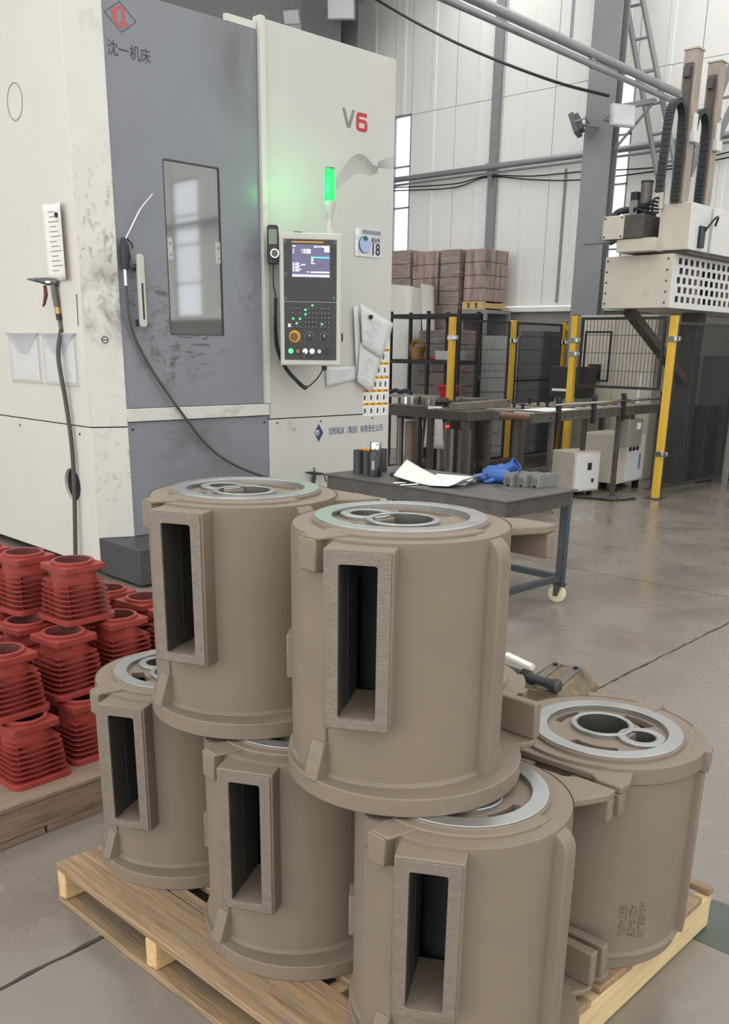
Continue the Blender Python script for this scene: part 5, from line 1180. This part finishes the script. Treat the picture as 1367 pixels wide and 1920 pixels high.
carton('film wrapped carton load with pinkish sheen, second on the upper tier', -10.6, -10.05, 12.72, 13.4, 2.25, 3.08, CART2, False, 3)
carton('film wrapped carton load, third on the upper tier', -10.0, -9.6, 12.7, 13.4, 2.25, 3.08, CART, False, 4)
carton('film wrapped carton load standing on its own small pallet, rightmost by the wall', -9.56, -9.16, 12.75, 13.4, 2.18, 3.07, CART2, True, 5)
bs = thing('storage_rack', 'pale grey storage rack carrying the rightmost wrapped load', 'rack', (-9.58, 12.74, 0))
for z in (1.1, 2.12): MB().box(0, 0.5, 0, 0.7, z, z + 0.055).build('shelf', GALV, bs)
for x in (0, 0.45):
    for y in (0, 0.65): MB().box(x, x + 0.05, y + 0.001, y + 0.049, 0, 2.119).build('upright', GALV, bs)
FAB = M('white_cover', (216, 214, 208), 0.7, var=0.03, scale=4, bump=0.8, bscale=5)
def draped(label, x0, x1, y0, y1, z1, seed, mat=FAB):
    rnd = random.Random(seed)
    a = [rnd.uniform(0, 6) for _ in range(6)]
    def f(u, v):
        z = z1 * (1 - v) ; bul = 0.05 * math.sin(7 * u + a[0]) * v + 0.03 * math.sin(17 * u + a[1] + 5 * v) + 0.03 * math.sin(6 * v + a[2])
        per = 2 * math.pi * u
        cx, cy = (x0 + x1) / 2, (y0 + y1) / 2
        sx, sy = (x1 - x0) / 2, (y1 - y0) / 2
        c, s = math.cos(per), math.sin(per)
        k = 1 / max(abs(c), abs(s)); k = 1 + (k - 1) * 0.85
        return (sx * c * k + bul * c, sy * s * k + bul * s, max(0.0, z + (0.05 * math.sin(9 * u + a[3]) if v < 0.05 else 0)))
    m = MB().sheet(f, 48, 14)
    m.prism([f(i / 48, 0)[:2] for i in range(48)], z1 - 0.08, z1 - 0.02)
    o = m.build('covered_heap', mat, None, loc=((x0 + x1) / 2, (y0 + y1) / 2, 0), sharp=1.5)
    return tag(o, label, 'covered load')
draped('tall heap under a white cloth, just right of the machine edge', -11.0, -9.9, 11.85, 12.5, 2.5, 1)
draped('low heap under a white sheet below the black shelf', -9.62, -9.08, 11.32, 11.58, 0.56, 3)
# ================================================================== safety fence
fn = thing('safety_fence', 'safety fence of yellow posts and black wire mesh around the robot cell', 'fence', (-7.65, 10.02, 0))
F0 = Vector((-7.65, 10.02, 0))
def fence_post(x, y, z1=1.97, clamps=(1.78,)):
    x -= F0.x; y -= F0.y
    t = MB().box(x - 0.036, x + 0.036, y - 0.036, y + 0.036, 0.0, z1).build('post', YELLOW, fn, 0.004)
    MB().plate([rect(x - 0.09, x + 0.09, y - 0.09, y + 0.09), rect(x - 0.037, x + 0.037, y - 0.037, y + 0.037)], 0, 0.0125).build('base_plate', IRON, t)
    MB().box(x - 0.034, x + 0.034, y - 0.034, y + 0.034, z1 + 0.0005, z1 + 0.008).build('cap', BLACK, t)
    for z in clamps:
        MB().box(x - 0.044, x + 0.044, y - 0.044, y + 0.044, z - 0.03, z + 0.03).box(x + 0.043, x + 0.09, y - 0.02, y + 0.02, z - 0.025, z + 0.025).build('clamp', CHROME, t, 0.003)
for x, y, z1, cl in ((-7.65, 10.02, 1.97, (1.72, 0.9)), (-7.65, 11.40, 1.97, (1.7,)), (-7.65, 12.76, 1.97, (1.7,)), (-5.87, 10.02, 1.97, (1.7, 1.55)), (-4.67, 10.02, 1.96, (1.72, 0.5)), (-6.7, 12.75, 1.97, (1.7,))):
    fence_post(x, y, z1, cl)
MB().box(0.037, 0.913, 2.71, 2.77, 1.86, 1.93).build('yellow_rail', YELLOW, fn, 0.004)
def fence_panel(a, b, z0, z1, step=0.045, mid=None, inner=None):
    a = Vector((*a, 0)) - F0; b = Vector((*b, 0)) - F0; L = (b - a).length; d = (b - a).normalized()
    T = frame(a, d, (0, 0, 1), (d.y, -d.x, 0)); e = 0.05
    loops = [rect(e, L - e, z0, z1)]
    if mid: loops += [rect(e + 0.03, L - e - 0.03, z0 + 0.03, mid), rect(e + 0.03, L - e - 0.03, mid + 0.03, z1 - 0.03)]
    else: loops += [rect(e + 0.03, L - e - 0.03, z0 + 0.03, z1 - 0.03)]
    t = MB(T).plate(loops, -0.014, 0.014).build('mesh_panel', WIRE, fn)
    w = MB(T); n = int((L - 2 * e) / step)
    for k in range(1, n):
        x = e + 0.03 + (L - 2 * e - 0.06) * k / n
        w.box(x - 0.0022, x + 0.0022, z0 + 0.03, z1 - 0.03, -0.0022, 0.0022)
    m = max(2, int((z1 - z0) / 0.17))
    for k in range(1, m):
        z = z0 + (z1 - z0) * k / m
        w.box(e + 0.03, L - e - 0.03, z - 0.003, z + 0.003, 0.0023, 0.006)
    stuff(w.build('wire_mesh', WIRE, t))
    if inner:
        x0, x1, q0, q1 = inner
        MB(T).plate([rect(x0, x1, q0, q1), rect(x0 + 0.022, x1 - 0.022, q0 + 0.022, q1 - 0.022)], 0.0145, 0.03).build('hatch_frame', BLACK, t)
fence_panel((-7.65, 10.05), (-7.65, 11.37), 0.1, 1.95)
fence_panel((-7.65, 11.43), (-7.65, 12.73), 0.1, 1.95, mid=1.15)
fence_panel((-5.84, 10.02), (-4.71, 10.02), 1.18, 1.95, inner=(0.12, 0.46, 1.25, 1.8))
fence_panel((-4.67, 10.06), (-4.62, 11.75), 0.1, 1.9, 0.03)
MB().box(3.04 - 0.03, 3.04 + 0.03, 1.77, 1.83, 0, 1.95).build('stake', M('grey_stake', (128, 128, 124), 0.5), fn, 0.003)
fence_panel((-4.58, 11.86), (-4.5, 13.3), 0.1, 1.9, 0.03, mid=1.0)

# ================================================================== cabinets and machines inside the cell
def cabinet(name, label, x0, x1, y0, y1, z0, z1, mat, rotz=0, lines=(), seed=0):
    t = thing(name, label, 'cabinet', ((x0 + x1) / 2, (y0 + y1) / 2, z0), rotz)
    hx, hy, h = (x1 - x0) / 2, (y1 - y0) / 2, z1 - z0
    MB().box(-hx, hx, -hy, hy, 0, h).build('body', mat, t, 0.006)
    return t, hx, hy, h
t, hx, hy, h = cabinet('control_cabinet', 'tall beige control cabinet behind the mesh above the conveyor', -6.6, -5.52, 11.4, 12.0, 0.0, 2.02, BEIGE)
MB().box(-hx + 0.02, -0.02, -hy - 0.012, -hy, 0.12, h - 0.05).build('door', BEIGE, t, 0.004); MB().box(0.0, hx - 0.02, -hy - 0.012, -hy, 0.12, h - 0.05).build('door', BEIGE, t, 0.004)
sw = MB().box(-0.36, -0.18, -hy - 0.03, -hy - 0.0125, 1.2, 1.42).build('main_switch', BLACK, t, 0.004); MB().cyl((-0.27, -hy - 0.03, 1.31), (-0.27, -hy - 0.055, 1.31), 0.045, n=16).build('switch_knob', BLACK, sw)
MB().box(0.36, 0.4, -hy - 0.02, -hy - 0.0125, 0.9, 1.3).build('instruction_strip', PAPER, t)
t, hx, hy, h = cabinet('grey_cabinet', 'pale grey cabinet behind the mesh panel near the thick column', -8.95, -8.28, 12.5, 13.2, 0.0, 1.78, M('pale_grey_sheet', (168, 170, 166), 0.5, var=0.04))
for z in (0.3, 0.62, 0.94, 1.26): MB().box(-hx + 0.02, hx - 0.02, -hy - 0.008, -hy, z, z + 0.3).build('drawer', M('pale_grey_sheet', (168, 170, 166), 0.5), t, 0.004)
t, hx, hy, h = cabinet('dark_cabinet', 'charcoal cabinet beside the pale grey one behind the mesh', -8.25, -7.85, 12.5, 13.2, 0.0, 1.85, M('charcoal_sheet', (92, 92, 94), 0.5, var=0.06))
MB().box(-hx + 0.02, hx - 0.02, -hy - 0.008, -hy, 0.1, 1.8).build('door', M('charcoal_sheet', (92, 92, 94), 0.5), t, 0.004)
t = thing('drive_unit', 'black drive unit on the conveyor table behind the mesh hatch', 'machine', (-6.4, 10.95, 0.93))
MB().box(-0.22, 0.2, -0.2, 0.25, 0.08, 0.46).build('casing', BLACK, t, 0.01); MB().box(-0.16, 0.14, -0.14, 0.18, 0.0, 0.0795).build('stand', M('stand_grey', (150, 150, 148), 0.5), t); MB().box(-0.16, 0.05, -0.212, -0.2005, 0.16, 0.19).build('name_strip', PAPER, t)
t, hx, hy, h = cabinet('floor_cabinet', 'small cream cabinet on the floor under the conveyor, nearer the cart', -5.68, -5.3, 9.42, 9.82, 0.06, 0.5, BEIGE, R(-16))
MB().box(hx, hx + 0.008, -hy + 0.02, hy - 0.02, 0.02, h - 0.02).build('door', GANTRYW, t, 0.003); MB().box(hx + 0.008, hx + 0.02, 0.0, 0.05, 0.24, 0.32).build('lock', BLACK, t); MB().box(hx + 0.008, hx + 0.016, 0.07, 0.1, 0.1, 0.14).build('key', BLACK, t)
for x in (-0.14, 0.1):
    for y in (-0.15, 0.11): MB().box(x, x + 0.04, y, y + 0.04, -0.06, 0.0).build('foot', DARK, t)
t, hx, hy, h = cabinet('floor_cabinet', 'wider cream cabinet with three switches on the floor under the conveyor', -5.72, -5.2, 10.1, 10.72, 0.1, 0.66, BEIGE)
MB().box(hx, hx + 0.008, -hy + 0.16, hy - 0.01, 0.02, h - 0.01).build('door', GANTRYW, t, 0.003)
for k in range(3): MB().cyl((hx + 0.008, -0.08 + 0.09 * k, h - 0.17), (hx + 0.022, -0.08 + 0.09 * k, h - 0.17), 0.026, n=12).build('switch', BLACK, t)
MB().box(hx + 0.008, hx + 0.012, 0.17, 0.21, 0.14, 0.32).build('label_strip', INKG, t)
for x in (-hx + 0.02, hx - 0.08):
    for y in (-hy + 0.02, hy - 0.08): MB().box(x, x + 0.06, y, y + 0.06, -0.1, 0.0).build('foot', DARK, t)
jb = thing('junction_box', 'grey junction box hanging under the conveyor beam near the yellow post', 'junction box', (-5.02, 9.98, 0.56))
MB().box(-0.06, 0.05, -0.17, 0.17, 0, 0.3).build('case', M('box_grey', (128, 126, 120), 0.5, var=0.06), jb, 0.006); MB().box(0.05, 0.056, 0.03, 0.11, 0.19, 0.26).build('white_label', PAPER, jb); MB().box(-0.02, 0.02, -0.02, 0.02, 0.3005, 0.349).build('hanger', IRON, jb)
dm = thing('dark_machine_base', 'dark machine base behind the dark mesh panel at the right', 'machine', (-5.6, 11.6, 0))
MB().box(0.15, 0.75, 0.02, 0.42, 0.0, 0.95).build('base', M('oily_dark', (52, 50, 49), 0.5, var=0.15), dm, 0.01)
t, hx, hy, h = cabinet('dark_screen_unit', 'dark console with a screen behind the mesh panel at the right edge', -5.2, -4.75, 12.1, 12.9, 0.0, 1.55, M('mid_grey_sheet', (112, 112, 112), 0.5, var=0.06))
MB().box(hx, hx + 0.01, -0.3, 0.25, 1.0, 1.42).build('screen', BLACK, t, 0.004); MB().box(hx, hx + 0.01, -0.2, 0.2, 0.55, 0.9).build('plate', M('plate_grey', (150, 150, 148), 0.5), t)
t, hx, hy, h = cabinet('press_base', 'low dark machine base at the right picture edge', -4.35, -3.9, 12.2, 13.2, 0.0, 0.72, M('oily_dark', (52, 50, 49), 0.5, var=0.15))
MB().box(-0.15, 0.15, -0.3, 0.3, h, h + 0.3).build('head', M('plate_grey', (150, 150, 148), 0.5), t, 0.01)
cable('floor_cable', 'black cable lying on the floor under the conveyor', [(-6.2, 9.1, 0.012), (-5.6, 9.3, 0.012), (-5.1, 9.45, 0.012), (-4.9, 9.5, 0.012), (-4.8, 9.8, 0.012)], 0.012)
carton('film wrapped brown load behind the left mesh panel', -9.75, -8.95, 11.9, 12.4, 0.0, 1.85, CART, False, 9)

# ================================================================== overhead gantry loader
gt = thing('gantry_loader', 'white overhead gantry loader with perforated cover', 'gantry', (-5.09, 9.9, 0))
GX0, GX1, GZ0, GZ1, GL = -0.39, 0.39, 2.035, 2.565, 3.4
ep = MB(frame((0, 0, 0), (1, 0, 0), (0, 0, 1), (0, -1, 0))).box(GX0, GX1 - 0.0, GZ0, GZ1, 0, 0.012).build('end_plate', BEIGE, gt, 0.003)
for u in (GX0 + 0.03, GX1 - 0.05):
    for k in range(5): MB().cyl((u, -0.012, GZ0 + 0.05 + 0.108 * k), (u, -0.018, GZ0 + 0.05 + 0.108 * k), 0.011, n=8).build('bolt', DGREY, ep)
holes = [rect(0.0, GL, GZ0, GZ1)]
for r_ in range(5):
    for c_ in range(24):
        y0 = 0.13 + 0.142 * c_ + (0.04 if r_ in (1, 3) else 0.0); z0 = GZ0 + 0.06 + 0.094 * r_
        if y0 + 0.08 < GL - 0.05: holes.append(rect(y0, y0 + 0.08, z0, z0 + 0.062))
MB(frame((GX1, 0, 0), (0, 1, 0), (0, 0, 1), (1, 0, 0))).plate(holes, -0.003, 0.0).build('perforated_cover', GANTRYW, gt)
MB().box(GX0, GX1 - 0.004, 0.001, GL, GZ1 - 0.02, GZ1).build('top_cover', GANTRYW, gt, 0.003)
MB().box(GX0, GX1 - 0.004, 0.001, GL, GZ0, GZ0 + 0.015).build('under_cover', GANTRYW, gt)
MB().box(GX0 + 0.02, GX0 + 0.2, 0.05, GL, GZ0 + 0.03, GZ1 - 0.03).build('main_beam', IRON, gt)
for k in range(6): MB().box(GX0 + 0.21, GX1 - 0.08, 0.3 + 0.5 * k, 0.42 + 0.5 * k, GZ0 + 0.05, GZ1 - 0.05).build('inner_rib', BEIGE if k % 2 else IRON, gt)
for y in (1.45, 3.2): MB().box(-0.12, 0.1, y, y + 0.2, 0.0, GZ0 - 0.0005).build('support_leg', IRON, gt, 0.006)
DB_ = M('brown_brace', (96, 88, 82), 0.5, metal=0.3, var=0.1)
MB().tube([(-0.2, 0.25, 2.03), (0.0, 1.45, 1.25)], 0.07, 4).build('brace', DB_, gt)
# upper beam and carriages
MB().box(-0.36, 0.1, -0.18, GL, 2.72, 2.95).build('upper_beam', IRON, gt, 0.008)
e2 = MB(frame((0, -0.18, 0), (1, 0, 0), (0, 0, 1), (0, -1, 0))).prism(rect(-0.36, -0.115, 2.72, 2.95, 0.015), 0, 0.012).build('beam_end_plate', BEIGE, gt, 0.003)
for u in (-0.335, -0.14):
    for v in (2.745, 2.925): MB().cyl((u, -0.192, v), (u, -0.197, v), 0.01, n=8).build('bolt', DGREY, e2)
MB().box(-0.2, 0.24, -0.16, 0.5, 2.59, 2.718).build('lower_slide', BEIGE, gt, 0.006)
MB().box(-0.72, -0.2, 0.0, 0.09, 2.71, 2.72).box(-0.72, -0.2, 0.0, 0.008, 2.7205, 2.81).box(-0.72, -0.2, 0.082, 0.09, 2.7205, 2.81).build('cross_channel', GALV, gt)
MB().tube(spline([(-0.36, 0.06, 2.7), (-0.4, 0.0, 2.85), (-0.33, 0.02, 3.0), (-0.2, 0.1, 3.03), (-0.02, 0.3, 2.98)], 5), 0.035, 8).build('cable_loop', CHAINM, gt)
h1 = MB().box(0.19, 0.53, 0.0, 0.48, 2.6, 3.045).build('carriage_housing', GANTRYW, gt, 0.006)
MB(frame((0, 0, 0), (1, 0, 0), (0, 0, 1), (0, -1, 0))).box(0.195, 0.525, 2.605, 3.04, 0.0, 0.006).build('housing_side', BEIGE, h1)
mo = MB().box(0.53, 0.56, 0.21, 0.33, 2.63, 2.84).build('sensor_block', BLACK, h1, 0.006); MB().tube(spline([(0.56, 0.31, 2.8), (0.6, 0.42, 2.92), (0.6, 0.5, 2.94), (0.57, 0.52, 2.86)], 5), 0.012, 6).build('sensor_cable', BLACK, mo)
h2 = MB().box(0.19, 0.53, 0.56, 1.4, 2.6, 3.045).build('carriage_housing', GANTRYW, gt, 0.006)
MB().box(0.1, 0.5, 0.05, 1.5, 2.5655, 2.5995).build('slide_rail', IRON, gt)
# lubricator and valves
lu = MB().cyl((0.02, -0.02, 2.95), (0.02, -0.02, 3.06), 0.05, n=16).build('lubricator', IRON, gt)
MB().cyl((0.02, -0.02, 3.06), (0.02, -0.02, 3.26), 0.062, n=20).build('oil_reservoir', M('smoky_plastic', (96, 88, 88), 0.25, var=0.08), lu); MB().cyl((0.02, -0.02, 3.26), (0.02, -0.02, 3.28), 0.066, n=20).build('reservoir_cap', BLACK, lu)
MB().box(-0.13, -0.045, -0.08, 0.03, 2.95, 3.1).build('valve_block', M('valve_grey', (126, 126, 124), 0.5, var=0.1), lu); MB().box(-0.125, -0.05, -0.081, 0.0, 3.1005, 3.18).build('solenoid', BLACK, lu)
for k in range(5): MB().tube(spline([(-0.08 + 0.05 * k, -0.05, 2.96), (-0.05 + 0.05 * k, -0.1, 3.02 + 0.015 * k), (0.06 + 0.03 * k, -0.07, 2.98 + 0.03 * k), (0.17, 0.0, 2.97 + 0.03 * k)], 4), 0.012, 6).build('oil_line', BLACK, lu)
MB().cyl((0.2, -0.03, 3.0), (0.2, -0.03, 3.25), 0.03, n=12).build('chain_stand', BEIGE, gt)
# masts with cable chains
def mast(y, label_i):
    mt = MB().box(0.28, 0.42, y - 0.06, y + 0.08, 3.0455, 4.42).build('mast', MAST, gt, 0.006)
    MB().box(0.27, 0.43, y - 0.07, y + 0.09, 4.42, 4.435).build('mast_cap', BEIGE, mt); MB().box(0.31, 0.39, y - 0.085, y - 0.0605, 3.05, 4.3).build('linear_guide', IRON, mt)
    MB().box(0.32, 0.38, y - 0.13, y - 0.086, 4.17, 4.26).build('stop_lug', IRON, mt)
    MB().box(0.4205, 0.45, y - 0.03, y + 0.05, 3.66, 3.86).build('terminal_box', GANTRYW, mt, 0.005); MB().box(0.42, 0.47, y - 0.05, y + 0.09, 3.6, 3.7).build('terminal_shelf', GANTRYW, mt, 0.005)
    pts = [(0.36, y - 0.46, 3.1), (0.36, y - 0.44, 3.4), (0.36, y - 0.42, 3.7), (0.36, y - 0.37, 3.87), (0.36, y - 0.25, 3.94), (0.36, y - 0.14, 3.87), (0.36, y - 0.105, 3.7), (0.36, y - 0.1, 3.3), (0.36, y - 0.1, 3.06)]
    P = spline(pts, 6)
    ch = MB()
    for i in range(len(P) - 1):
        d = (P[i + 1] - P[i]); L_ = d.length; d.normalize(); s_ = Vector((1, 0, 0)); n_ = d.cross(s_).normalized()
        Tm = frame(P[i], s_, n_, d)
        ch.box(-0.04, 0.04, -0.022, 0.022, 0.0, L_ * 0.8, Tm).box(-0.034, 0.034, -0.016, 0.016, L_ * 0.75, L_ * 1.05, Tm)
    stuff(ch.build('cable_chain', CHAINM, gt))
mast(0.04, 0); mast(0.60, 1)
